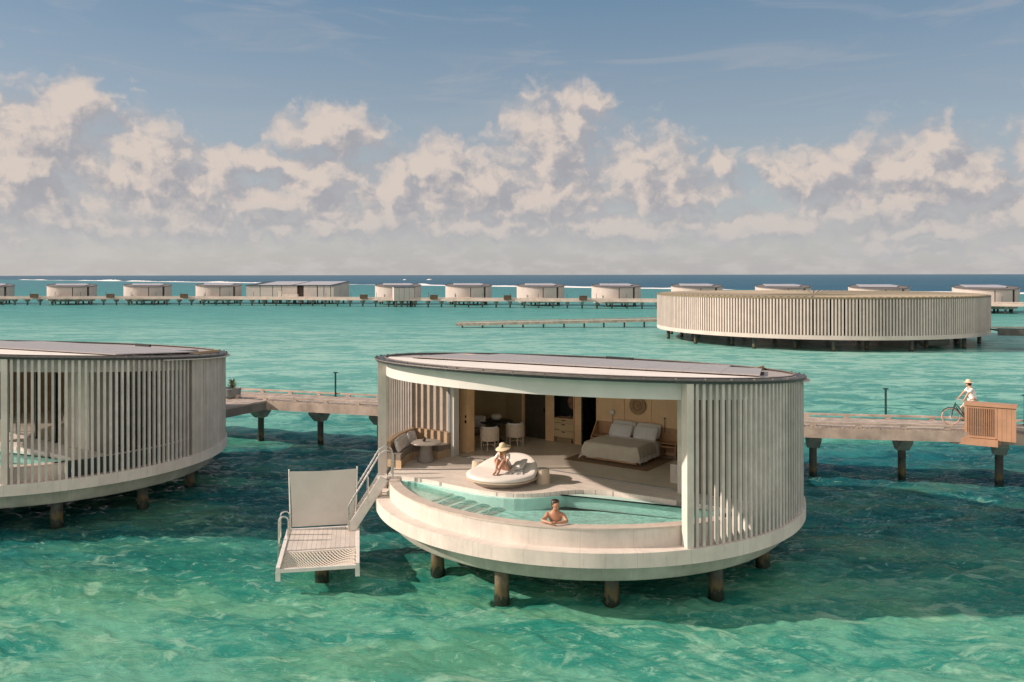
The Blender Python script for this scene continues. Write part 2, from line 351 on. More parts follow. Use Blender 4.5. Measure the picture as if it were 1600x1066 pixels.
    vm = t.n('ShaderNodeVectorMath', operation='MULTIPLY_ADD'); t.inp(vm.inputs[0], nb); vm.inputs[1].default_value = (.32, .32, .32); vm.inputs[2].default_value = (0, 0, .7)
    vn = t.n('ShaderNodeVectorMath', operation='NORMALIZE'); t.inp(vn.inputs[0], vm.outputs[0]); t.inp(df.inputs['Normal'], vn.outputs[0])
    gl = t.n('ShaderNodeBsdfGlossy'); t.inp(gl.inputs['Roughness'], t.mr(Y, 15, 200, .045, .28)); t.inp(gl.inputs['Normal'], nb)
    fr = t.n('ShaderNodeFresnel'); fr.inputs[0].default_value = 1.333; t.inp(fr.inputs['Normal'], nb)
    fc = t.m('MULTIPLY', fr.outputs[0], t.mr(Y, 20, 160, .62, .42))
    mx = t.n('ShaderNodeMixShader'); t.inp(mx.inputs[0], fc); t.inp(mx.inputs[1], df.outputs[0]); t.inp(mx.inputs[2], gl.outputs[0])
    t.nt.nodes.remove(bs); t.inp(out.inputs[0], mx.outputs[0])
    MATS['lagoon_water'] = m; return m
SEAM = sea_mat()

# ------------------------------------------------------------------ mesh helpers
class MB:
    def __init__(s): s.v = []; s.f = []
    def add(s, vs, fs):
        b = len(s.v); s.v += [tuple(v) for v in vs]; s.f += [tuple(i + b for i in f) for f in fs]; return s
    def box(s, c, d, rz=0.0, tilt=None):
        x, y, z = d[0] / 2, d[1] / 2, d[2] / 2
        vs = [Vector((a * x, b * y, e * z)) for e in (-1, 1) for (a, b) in ((-1, -1), (1, -1), (1, 1), (-1, 1))]
        M = Matrix.Rotation(rz, 3, 'Z')
        if tilt: M = M @ Matrix.Rotation(tilt[1], 3, tilt[0])
        return s.add([M @ v + Vector(c) for v in vs], [(3, 2, 1, 0), (4, 5, 6, 7), (0, 1, 5, 4), (1, 2, 6, 5), (2, 3, 7, 6), (3, 0, 4, 7)])
    def beam(s, p, q, w_, h_, up=(0, 0, 1)):
        p, q = Vector(p), Vector(q); d = (q - p).normalized(); r = d.cross(Vector(up))
        if r.length < 1e-4: r = d.cross(Vector((0, 1, 0)))
        r.normalize(); u = r.cross(d)
        vs = [o + r * a * w_ / 2 + u * b * h_ / 2 for o in (p, q) for (a, b) in ((-1, -1), (1, -1), (1, 1), (-1, 1))]
        return s.add(vs, [(3, 2, 1, 0), (4, 5, 6, 7), (0, 1, 5, 4), (1, 2, 6, 5), (2, 3, 7, 6), (3, 0, 4, 7)])
    def tube(s, pts, r, n=8, cyc=False):
        pts = [Vector(p) for p in pts]; rr = r if isinstance(r, (list, tuple)) else [r] * len(pts)
        N = len(pts); b = len(s.v); prev = None
        for i, p in enumerate(pts):
            a = pts[(i - 1) % N] if (i or cyc) else p; c = pts[(i + 1) % N] if (i < N - 1 or cyc) else p
            d = (c - a).normalized()
            if prev is None:
                u = d.cross(Vector((0, 0, 1)))
                if u.length < 1e-3: u = d.cross(Vector((0, 1, 0)))
            else: u = prev - d * prev.dot(d)
            u.normalize(); prev = u; v = d.cross(u)
            s.v += [tuple(p + (u * cos(2 * pi * k / n) + v * sin(2 * pi * k / n)) * rr[i]) for k in range(n)]
        for i in range(N if cyc else N - 1):
            j = (i + 1) % N
            for k in range(n):
                s.f.append((b + i * n + k, b + i * n + (k + 1) % n, b + j * n + (k + 1) % n, b + j * n + k))
        if not cyc:
            s.f.append(tuple(b + k for k in reversed(range(n)))); s.f.append(tuple(b + (N - 1) * n + k for k in range(n)))
        return s
    def lathe(s, prof, n=48, c=(0, 0, 0), cap=True, squash=1.0):
        b = len(s.v)
        for (r, z) in prof:
            s.v += [(c[0] + r * cos(2 * pi * k / n), c[1] + r * squash * sin(2 * pi * k / n), c[2] + z) for k in range(n)]
        for i in range(len(prof) - 1):
            for k in range(n):
                s.f.append((b + i * n + k, b + i * n + (k + 1) % n, b + (i + 1) * n + (k + 1) % n, b + (i + 1) * n + k))
        if cap:
            s.f.append(tuple(b + k for k in reversed(range(n)))); s.f.append(tuple(b + (len(prof) - 1) * n + k for k in range(n)))
        return s
    def prism(s, poly, z0, z1):
        """z0, z1 numbers or functions of (x, y)"""
        n = len(poly); a = z0 if callable(z0) else (lambda x, y: z0); c = z1 if callable(z1) else (lambda x, y: z1)
        vs = [(x, y, a(x, y)) for x, y in poly] + [(x, y, c(x, y)) for x, y in poly]
        return s.add(vs, [tuple(reversed(range(n))), tuple(range(n, 2 * n))] + [(i, (i + 1) % n, n + (i + 1) % n, n + i) for i in range(n)])
    def arc(s, r0, r1, a0, a1, z0, z1, n=None):
        """sector of a ring wall; angles in degrees from local -y toward +x"""
        n = n or max(2, int(abs(a1 - a0) / 2.5)); full = abs(a1 - a0) >= 359.9
        A = z0 if callable(z0) else (lambda x, y: z0); Bf = z1 if callable(z1) else (lambda x, y: z1)
        b = len(s.v); m_ = n if full else n + 1
        for i in range(m_):
            t = R(a0 + (a1 - a0) * i / n)
            for r in (r0, r1):
                x, y = r * sin(t), -r * cos(t); s.v += [(x, y, A(x, y)), (x, y, Bf(x, y))]
        for i in range(n):
            p = b + i * 4; q = b + ((i + 1) % m_) * 4
            s.f += [(p, q, q + 1, p + 1), (p + 2, p + 3, q + 3, q + 2), (p + 1, q + 1, q + 3, p + 3), (p, p + 2, q + 2, q)]
        if not full:
            s.f += [(b, b + 1, b + 3, b + 2)]; e = b + n * 4; s.f += [(e, e + 2, e + 3, e + 1)]
        return s
    def pad(s, c, d, rz=0.0, tilt=None, e=3.2, puff=0.0, nu=20, nv=12):
        """soft cushion: superellipsoid"""
        M = Matrix.Rotation(rz, 3, 'Z')
        if tilt: M = M @ Matrix.Rotation(tilt[1], 3, tilt[0])
        vs, fs = [], []
        def sp(v, p): return math.copysign(abs(v) ** p, v)
        for i in range(nv + 1):
            ph = -pi / 2 + pi * i / nv
            for k in range(nu):
                th = 2 * pi * k / nu
                x = sp(cos(ph), 1 / 1.6) * sp(cos(th), 2 / e) * d[0] / 2
                y = sp(cos(ph), 1 / 1.6) * sp(sin(th), 2 / e) * d[1] / 2
                z = sp(sin(ph), .8) * d[2] / 2 * (1 - puff * min(1, (abs(2 * x / d[0]) ** 3 + abs(2 * y / d[1]) ** 3) / 1.3))
                vs.append(M @ Vector((x, y, z)) + Vector(c))
        for i in range(nv):
            for k in range(nu):
                fs.append((i * nu + k, i * nu + (k + 1) % nu, (i + 1) * nu + (k + 1) % nu, (i + 1) * nu + k))
        return s.add(vs, fs)
    def build(s, name, material, parent=None, smooth=False, ang=35, **kw):
        me = bpy.data.meshes.new(name); me.from_pydata(s.v, [], s.f)
        bm = bmesh.new(); bm.from_mesh(me); bmesh.ops.remove_doubles(bm, verts=bm.verts, dist=1e-5)
        bmesh.ops.recalc_face_normals(bm, faces=bm.faces); bm.to_mesh(me); bm.free()
        me.materials.append(material)
        if smooth:
            me.polygons.foreach_set('use_smooth', [True] * len(me.polygons)); me.set_sharp_from_angle(angle=R(ang))
        o = bpy.data.objects.new(name, me); sc.collection.objects.link(o)
        if parent: o.parent = parent
        for k_, v_ in kw.items(): o[k_] = v_
        return o

def thing(name, label, cat, loc=(0, 0, 0), rz=0.0, group=None):
    o = bpy.data.objects.new(name, None); sc.collection.objects.link(o)
    o.empty_display_size = .3; o.location = loc; o.rotation_euler = (0, 0, rz); o['label'] = label; o['category'] = cat
    if group: o['group'] = group
    return o
def tag(o, label, cat, group=None, kind=None):
    if label: o['label'] = label
    if cat: o['category'] = cat
    if group: o['group'] = group
    if kind: o['kind'] = kind
    return o
KIDS = {}
def copy_tree(o, parent=None):
    c = o.copy(); sc.collection.objects.link(c); c.parent = parent
    for ch in [x for x in list(sc.collection.objects) if x.parent == o]: copy_tree(ch, c)
    return c
def clone(o, loc, rz, label=None, group=None):
    c = copy_tree(o); c.location = loc; c.rotation_euler = (0, 0, rz)
    if label: c['label'] = label
    if group: c['group'] = group; o['group'] = group
    return c
def arcpts(r, a0, a1, n):
    return [(r * sin(R(a0 + (a1 - a0) * i / n)), -r * cos(R(a0 + (a1 - a0) * i / n))) for i in range(n + 1)]

# ------------------------------------------------------------------ the sea
PILES = []
def make_sea():
    rows = [-900., -300., -120., -60., -25., 0., 6., 10.]
    y = 427.0
    ys = []
    while y > 14: ys.append(837 * 8.2 / y * 1.0); y -= .62 if y > 120 else .8
    rows += [max(v, 10.5) for v in ys if v > 10.5]
    last = rows[-1]
    for k in (1.03, 1.06, 1.1, 1.15, 1.22, 1.3, 1.45, 1.7, 2, 2.6, 3.5, 6, 12, 25, 60, 130): rows.append(last * k)
    Yv = np.array(rows)
    s = np.concatenate([[-6, -3, -1.8, -1.2, -.9], np.linspace(-.70, .70, 620), [.9, 1.2, 1.8, 3, 6]])
    W_ = np.maximum(np.abs(Yv), 13.0)
    Xg = W_[:, None] * s[None, :]; Yg = np.repeat(Yv[:, None], len(s), 1)
    Zg = np.zeros_like(Xg); rng = np.random.RandomState(5)
    step = np.maximum(np.gradient(Yv), W_ * .00226)[:, None]
    wind = R(-112)
    warp = .7 * np.sin(Xg * .31 + Yg * .17) + .5 * np.sin(Xg * -.13 + Yg * .41 + 2)
    for i in range(46):
        lam = 0.30 * (3.4 / .30) ** rng.rand(); k = 2 * pi / lam; a = wind + rng.randn() * .55
        amp = .0082 * lam ** .70 * (.6 + .8 * rng.rand()); ph = rng.rand() * 6.28
        t = k * (Xg * cos(a) + Yg * sin(a)) + ph + warp * (.8 + .5 * rng.rand())
        fade = np.clip((lam / (step * 3.0)) - .6, 0, 1)
        Zg += amp * fade * (1 - 2 * np.abs(np.sin(t / 2)) ** 1.25 + .12)
    Zg *= np.clip((160 - Yg) / 110, 0.12, 1) * (Yg > 10) * (np.abs(s)[None, :] < .8)
    for (C_, T_) in ((C1, T1), (C2, T2)):
        for a, r_ in ((-20.8, 5.3), (7.4, 5.6), (36.7, 5.2), (65.7, 5.6)):
            lx, ly = r_ * sin(R(a)), -r_ * cos(R(a)); PX, PY = C_[0] + lx * cos(T_) - ly * sin(T_), C_[1] + lx * sin(T_) + ly * cos(T_)
            d = np.hypot(Xg - PX, Yg - PY); Zg += .035 * np.cos(d * 15 + np.sin(Xg * 6) + np.cos(Yg * 5)) * np.exp(-np.maximum(d - .2, 0) * 1.6) * (d < 4)
    nr, nc = Xg.shape
    co_ = np.stack([Xg, Yg, Zg], -1).reshape(-1, 3).astype(np.float32)
    idx = np.arange(nr * nc).reshape(nr, nc)
    q = np.stack([idx[:-1, :-1], idx[:-1, 1:], idx[1:, 1:], idx[1:, :-1]], -1).reshape(-1, 4).astype(np.int32)
    me = bpy.data.meshes.new('sea'); me.vertices.add(len(co_)); me.vertices.foreach_set('co', co_.ravel())
    me.loops.add(q.size); me.loops.foreach_set('vertex_index', q.ravel())
    me.polygons.add(len(q)); me.polygons.foreach_set('loop_start', np.arange(0, q.size, 4, dtype=np.int32))
    me.polygons.foreach_set('use_smooth', np.ones(len(q), bool))
    me.update(calc_edges=True); me.validate()
    me.materials.append(SEAM)
    o = bpy.data.objects.new('sea', me); sc.collection.objects.link(o); o['kind'] = 'structure'
    # two deep arms so the sea also fills the view behind the camera
C1, T1 = (2.30, 26.13), R(-34.7)
C2, T2 = (-17.84, 32.29), R(-34.7)
make_sea()

# surf breaking along the reef
FOAM = mat('sea_foam', (.80, .78, .76), .9, .1, .05)
def make_surf():
    mb = MB(); random.seed(3)
    def ridge(x0, x1, hgt, dep, gapf):
        n = int(abs(x1 - x0) / 3) + 2; pts = []
        for i in range(n + 1):
            X = x0 + (x1 - x0) * i / n; Y = 585 - 1.1 * X
            k = (sin(X * .021 + 1.3) + sin(X * .0093) + .7 * sin(X * .071)) / 2.7
            h = hgt * max(.1, .45 + gapf * k) * (.75 + .5 * random.random()) * min(1, i / 3, (n - i) / 3)
            pts.append((X, Y, max(h, .02)))
        for a, b_ in zip(pts, pts[1:]):
            nx, ny = -.74, -.67
            A = [(a[0] + nx * dep, a[1] + ny * dep, .02), (b_[0] + nx * dep, b_[1] + ny * dep, .02), (b_[0], b_[1], b_[2]), (a[0], a[1], a[2]), (b_[0] - nx * dep * .4, b_[1] - ny * dep * .4, 0), (a[0] - nx * dep * .4, a[1] - ny * dep * .4, 0)]
            mb.add(A, [(0, 1, 2, 3), (3, 2, 4, 5)])
    ridge(-960, -560, 1.7, 9, .8); ridge(-540, -250, 1.5, 9, .7); ridge(-240, -130, 1.0, 8, .6)
    ridge(-125, 10, 1.1, 8, .5); ridge(-102, -60, 3.0, 12, .3); ridge(14, 120, .9, 7, .7); ridge(150, 330, .7, 6, .8)
    for (X, Y, wd) in ((-178, 1390, 3), (-140, 1420, 5)): 
        mb.lathe([(wd, 0), (wd * .7, .9), (wd * .2, 1.4)], 10, (X, Y, 0))
    tag(mb.build('surf', FOAM), None, None, None, 'stuff')
make_surf()

# ------------------------------------------------------------------ villas
RO = 6.48
def roofz(x, y): return 5.36 - .071 * y
def off(k): return lambda x, y: roofz(x, y) + k
DECKLINE = [(-4.28, -4.42), (-3.97, -4.14), (-3.4, -4.04), (-2.85, -4.03), (-2.2, -4.08), (-1.55, -4.12), (-1.1, -4.13), (-.62, -4.08), (-.25, -4.0), (.02, -3.88), (.24, -3.73), (.42, -3.55),
            (.58, -3.35), (.72, -3.15), (.87, -2.92), (1.04, -2.7), (1.28, -2.48), (1.55, -2.34), (1.9, -2.21), (2.3, -2.13), (3.19, -2.06), (4.15, -2.02), (5.0, -2.0), (5.65, -2.02)]

def make_villa(label, C, rz, hero):
    V = thing('round_villa', label, 'villa', (C[0], C[1], 0), rz)
    B = lambda mb, n, m_, p=V, **k: mb.build(n, m_, p, **k)
    # floating ring beam and hull
    B(MB().arc(6.08, RO, 0, 360, 1.30, 1.65, 180), 'ring_beam', RINGC, smooth=True)
    hull = MB(); n = 144
    hull.lathe([(5.3, .80), (5.90, .80), (5.97, .86), (6.12, 1.30), (5.6, 1.30)], n)
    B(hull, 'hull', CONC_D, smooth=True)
    # infinity pool parapet
    B(MB().arc(5.80, 6.10, -51.5, 68, 1.31, 2.09, 70), 'pool_parapet', RINGC, smooth=True)
    B(MB().arc(5.785, 6.115, -51.6, 68.1, 2.092, 2.13, 70), 'coping', COPING, smooth=True)
    ex, ey = 6.1 * sin(R(68)), -6.1 * cos(R(68))
    B(MB().box((ex - .22, -2.12, 1.72), (.2, .9, .82), R(-4)), 'pool_end_wall', CONC)
    # pool basin, ledge and steps
    B(MB().arc(0.0001, 5.79, -51, 68, 1.60, 1.76, 60), 'pool_floor', POOLF)
    B(MB().prism([(-4.7, -3.2), (-1.95, -3.2), (-1.95, -5.45)] + arcpts(5.79, -20.5, -55, 16), 1.761, 2.00), 'pool_ledge', SHELF)
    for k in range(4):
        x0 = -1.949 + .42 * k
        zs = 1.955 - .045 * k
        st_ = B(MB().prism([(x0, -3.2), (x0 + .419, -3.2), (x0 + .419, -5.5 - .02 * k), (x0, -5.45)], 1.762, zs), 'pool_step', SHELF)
        B(MB().prism([(x0 + .20, -4.0), (x0 + .415, -4.0), (x0 + .415, -5.48 - .02 * k), (x0 + .20, -5.45)], zs + .001, zs + .006), 'step_shade_bands', mat('teal_step_shade', (.10, .27, .24), .5, .25, 14), st_)  # shadow stripes across the steps, painted as dark teal bands
    wp = [(x, y - .02) for x, y in DECKLINE] + arcpts(5.79, 66, -48, 60)
    B(MB().add([(x, y, 2.075) for x, y in wp], [tuple(range(len(wp)))]), 'pool_water', POOLW)
    # terrace deck
    poly = DECKLINE + arcpts(6.06, 71, 309, 80)
    B(MB().prism(poly, 1.95, 2.2), 'terrace_deck', DECK)
    B(MB().prism([(x, y - .015) for x, y in DECKLINE] + [(5.6, -1.9), (-4.2, -3.9)], 1.62, 1.762), 'deck_upstand', POOLF)
    ledge = [(x, y - .10) for x, y in DECKLINE[1:-1]] + [(5.0, -1.95), (-3.9, -3.95)]
    B(MB().prism(ledge, 1.763, 2.095), 'deck_nosing', mat('pale_pool_edge', (.52, .72, .66), .6, .06, 4))
    B(MB().arc(6.10, 6.16, 68.5, 309, 1.66, 2.17, 80), 'deck_edge_panel', mat('teal_panel_shade', (.035, .06, .06), .4, .2, 2))  # shadow under the deck edge put into the panel colour
    B(MB().prism([(-4.35, -.955)] + [(3.75, -.955)] + arcpts(5.85, 99, 261, 50), 2.201, 2.212), 'room_floor', FLOOR)
    B(MB().box((-.3, -1.0, 2.206), (8.0, .07, .02)), 'door_track', GREYFRAME)
    # outer walls: slats round the opening, boards round the back
    def slats(a0, a1, step, wd_):
        mb = MB(); a = a0
        while a < a1:
            t = R(a); r = 6.38; x, y = r * sin(t), -r * cos(t); zt = roofz(x, y) - .05
            jz = random.uniform(-.004, .004)
            mb.box((x, y, (1.652 + zt) / 2), (wd_, .08, zt - 1.652), t + jz)
            a += step
        return mb
    B(slats(54.2, 108.4, 1.70, .076), 'slat_screen', SLAT)
    B(slats(-80.5, -53.4, 1.6, .075), 'slat_screen', SLAT)
    for (a0, a1) in ((51.6, 53.2), (-53.1, -51.6)):
        B(MB().arc(6.17, 6.44, a0, a1, 1.652, off(-.05), 3), 'wall_end', CONC)
    bw = MB(); random.seed(11); a = 108.8
    while a < 279.2:
        da = min(random.uniform(1.0, 2.2), 279.3 - a); dr = random.choice((0, .012, .022, .008))
        bw.arc(6.18, 6.41 + dr, a, a + da - .06, 1.652, off(-.05), 2); a += da
    B(bw, 'board_wall', BOARDW)
    B(MB().arc(6.175, 6.40, 108.8, 279.3, 1.66, off(-.06), 60), 'wall_core', BOARDIN)
    # roof
    B(MB().arc(5.98, 6.16, 0, 360, off(-.46), off(-.06), 144), 'ceiling_beam', FASCIA, smooth=True)
    circ = arcpts(6.24, 0, 360, 144)[:-1]
    rf = B(MB().prism(circ, off(-.055), off(.02)), 'roof', ROOFTOP)
    rim = MB().arc(6.24, 6.46, 0, 360, off(-.045), off(.05), 144)
    B(rim, 'roof_rim', RIM, rf, smooth=True)
    gut = MB()
    for rr_, zz_ in ((6.49, .03), (6.20, .075)):
        gut.tube([(x, y, roofz(x, y) + zz_) for x, y in arcpts(rr_, 0, 360, 120)[:-1]], .022, 6, True)

    for a in range(0, 360, 7):
        t = R(a); x, y = 6.47 * sin(t), -6.47 * cos(t); gut.box((x, y, roofz(x, y) + .04), (.025, .06, .08), t)
    B(gut, 'gutter_pipe', GUTTER, rf, smooth=True)
    B(MB().arc(6.47, 6.60, 96, 268, off(-.075), off(-.047), 70), 'roof_cap', CONC, rf)
    RA = R(17.4)
    def rot(p): return (p[0] * cos(RA) - p[1] * sin(RA), p[0] * sin(RA) + p[1] * cos(RA))
    ys = -1.9; xs = math.sqrt(6.12 ** 2 - ys ** 2); a_s = math.degrees(math.atan2(xs, -ys))
    B(MB().prism([rot(p) for p in arcpts(6.12, -a_s, a_s, 50)], off(.022), off(.05)), 'roof_pale_strip', ROOFSTRIP, rf)
    rails = MB()
    for r_ in range(4):
        y0 = -2.30 + r_ * 1.42; half = math.sqrt(5.8 ** 2 - max(abs(y0), abs(y0 + 1.35)) ** 2)
        for c_ in range(-6, 6):
            x0 = c_ * 1.01 + .2
            if x0 < -half or x0 + 1.0 > half: continue
            p = [rot(q) for q in ((x0, y0), (x0 + 1.0, y0), (x0 + 1.0, y0 + 1.35), (x0, y0 + 1.35))]
            B(MB().prism(p, off(.085), off(.12)), 'solar_panel', SOLAR, rf)
        for q in (.25, 1.1):
            yy = y0 + q; a = rot((-half * .93, yy)); b = rot((half * .93, yy))
            rails.prism([rot(k) for k in ((-half * .93, yy - .03), (half * .93, yy - .03), (half * .93, yy + .03), (-half * .93, yy + .03))], off(.03), off(.084))
    B(rails, 'panel_rails', RIM, rf)
    # facade: partition, frames, closed sections
    zt = lambda x, y: roofz(x, y) - .06
    B(MB().prism([(-6.1, -1.02), (-4.62, -1.02), (-4.62, -.90), (-6.1, -.90)], 2.2, zt), 'facade_partition', BOARDIN)
    B(MB().prism([(-4.60, -1.14), (-4.50, -1.14), (-4.50, -.86), (-4.60, -.86)], 2.2, zt), 'door_frame', GREYFRAME)
    B(MB().prism([(-4.48, -1.16), (-4.34, -1.16), (-4.34, -.88), (-4.48, -.88)], 2.2, zt), 'door_frame', FASCIA)
    B(MB().prism([(3.62, -1.30), (3.80, -1.30), (3.80, -.90), (3.62, -.90)], 2.2, zt), 'door_frame', CONC)
    mclosed = mat('warm_closed_panel', (.17, .125, .09), .8, .06, 2)
    if hero:
        B(MB().prism([(3.81, -1.02), (6.08, -1.02), (6.08, -.92), (3.81, -.92)], 2.2, zt), 'facade_panel', mclosed)
        B(MB().arc(5.90, 5.98, 81, 108.8, 2.2, off(-.07), 14), 'side_wall', mclosed)
    else:
        cur = MB()
        for k in range(14):
            x = 3.84 + k * .066; cur.lathe([(.045, 0), (.045, 3.0)], 8, (x, -1.0, 2.2))
        B(cur, 'curtain', mat('pale_curtain', (.66, .60, .52), .9, .04, 3))  # curtain in its own even off-white
        B(MB().prism([(4.78, -1.02), (6.08, -1.02), (6.08, -.92), (4.78, -.92)], 2.2, zt), 'facade_panel', mat('taupe_panel', (.16, .14, .115), .7, .08, 2))
        B(MB().arc(5.90, 5.98, 81, 108.8, 2.2, off(-.07), 14), 'side_glass', BLACKGLASS)
        for x in (-.35, 1.1, 2.5):
            B(MB().box((x, -1.0, 3.75), (.10, .12, 3.1)), 'door_frame', BLACK)
    # room shell
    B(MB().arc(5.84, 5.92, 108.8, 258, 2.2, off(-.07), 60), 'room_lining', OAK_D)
    B(MB().box((-4.45, -.30, 3.85), (.36, .34, 3.3)), 'oak_pier', OAK)
    B(MB().box((-4.38, -.478, 3.42), (.05, .012, .09)), 'switch_plate', BLACK)
    B(MB().box((-4.38, -.478, 3.25), (.07, .012, .1)), 'switch_plate', BLACK)
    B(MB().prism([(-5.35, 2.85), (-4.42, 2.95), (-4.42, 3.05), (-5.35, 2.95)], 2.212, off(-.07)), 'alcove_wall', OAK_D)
    B(MB().box((-4.34, 2.98, 3.7), (.10, .14, 2.98)), 'door_jamb', OAK)
    dr = B(MB().box((-3.80, 3.02, 3.65), (.98, .06, 2.87)), 'room_door', mat('smoked_oak_door', (.07, .058, .038), .55, .15, 3))
    B(MB().box((-3.42, 2.97, 3.25), (.05, .05, .16)), 'door_handle', BLACKGLASS, dr)
    B(MB().box((-3.12, 2.94, 3.7), (.34, .24, 2.98)), 'oak_pier', OAK)
    # minibar
    mbx = MB()
    for x in (-2.925, -2.085): mbx.box((x, 2.98, 3.7), (.03, .36, 2.98))
    mbx.box((-2.505, 3.18, 3.7), (.86, .03, 2.98))
    cab = B(mbx, 'minibar_case', OAK)
    B(MB().box((-2.505, 3.158, 3.95), (.80, .012, 1.7)), 'niche_back', BLACK, cab)
    B(MB().box((-2.906, 2.99, 4.02), (.006, .34, 1.88)).box((-2.505, 3.155, 4.02), (.80, .006, 1.88)).box((-2.104, 2.99, 4.02), (.006, .34, 1.88)), 'niche_lining', BLACK, cab)
    B(MB().lathe([(.26, 0), (.26, .01)], 30, (0, 0, 0)), 'copper_disc', BARRED, cab).matrix_local = Matrix.Translation((-2.28, 3.15, 3.62)) @ Matrix.Rotation(R(90), 4, 'X')
    for z in (4.42, 4.02): B(MB().box((-2.42, 3.03, z), (.62, .22, .03)), 'shelf', OAK, cab)
    B(MB().box((-2.505, 2.97, 3.05), (.80, .34, .04)), 'counter', OAK, cab)
    for z, hh in ((2.97, .10), (2.78, .24), (2.52, .24)):
        d_ = B(MB().box((-2.505, 2.80, z), (.79, .03, hh)), 'drawer', mat('drawer_oak', (.60, .44, .25), .5, .08, 3, streak=.12), cab)
        B(MB().box((-2.505, 2.776, z + hh * .3), (.14, .02, .03)), 'handle', BLACK, d_)
    B(MB().box((-2.505, 2.84, 2.30), (.60, .03, .16)), 'plinth', OAK_D, cab)
    B(MB().box((-1.93, 3.0, 3.7), (.26, .36, 2.98)), 'oak_pier', OAK)
    B(MB().prism([(-1.80, 2.84), (-1.75, 2.84), (-1.70, 5.0), (-1.80, 5.0)], 2.212, off(-.07)), 'dark_wardrobe', BLACKGLASS)
    B(MB().box((-1.2, 4.6, 3.7), (1.1, .08, 2.98)), 'dark_wardrobe', BLACK)
    bwall = B(MB().box((.30, 3.00, 3.72), (3.14, .10, 3.02)), 'bed_wall', OAK)
    for x0, x1 in ((-1.24, -.16), (-.14, .84), (.86, 1.85)):
        B(MB().box(((x0 + x1) / 2, 2.94, 3.72), (x1 - x0, .03, 3.0)), 'wall_panel', mat('bed_wall_oak', (.84, .56, .32), .5, .06, 1.2, streak=.1), bwall)
    B(MB().box((2.1, 3.3, 3.7), (.4, .08, 2.98)), 'dark_panel', BLACK)
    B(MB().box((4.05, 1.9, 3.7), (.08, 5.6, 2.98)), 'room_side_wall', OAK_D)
    B(MB().prism([(-6.0, -1.0), (4.0, -1.0)] + arcpts(6.0, 99, 261, 50), off(-.30), off(-.26)), 'ceiling', mat('plaster_ceiling', (.72, .66, .58), .8, .03, 2))
    B(MB().box((3.42, .35, 2.48), (.85, 1.45, .54)), 'concrete_plinth', CONC)
    for k, (a, r_) in enumerate([(-20.8, 5.3), (7.4, 5.6), (36.7, 5.2), (65.7, 5.6), (96, 5.4), (128, 5.3), (160, 5.3), (192, 5.3), (224, 5.3), (256, 5.3), (284, 5.3)]):
        t = R(a); x, y = r_ * sin(t), -r_ * cos(t)
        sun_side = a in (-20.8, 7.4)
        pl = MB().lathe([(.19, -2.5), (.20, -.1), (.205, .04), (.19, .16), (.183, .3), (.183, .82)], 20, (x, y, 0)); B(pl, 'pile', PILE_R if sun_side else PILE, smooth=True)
    return V
C1, T1 = (2.30, 26.13), R(-34.7)
C2, T2 = (-17.84, 32.29), R(-34.7)
make_villa('nearest round villa, its front open to a terrace, pool and bedroom', C1, T1, True)
make_villa('round villa cut by the left edge, seen through its upright slats', C2, T2, False)

def at(C, T, x, y, z=2.2):
    return (C[0] + x * cos(T) - y * sin(T), C[1] + x * sin(T) + y * cos(T), z)

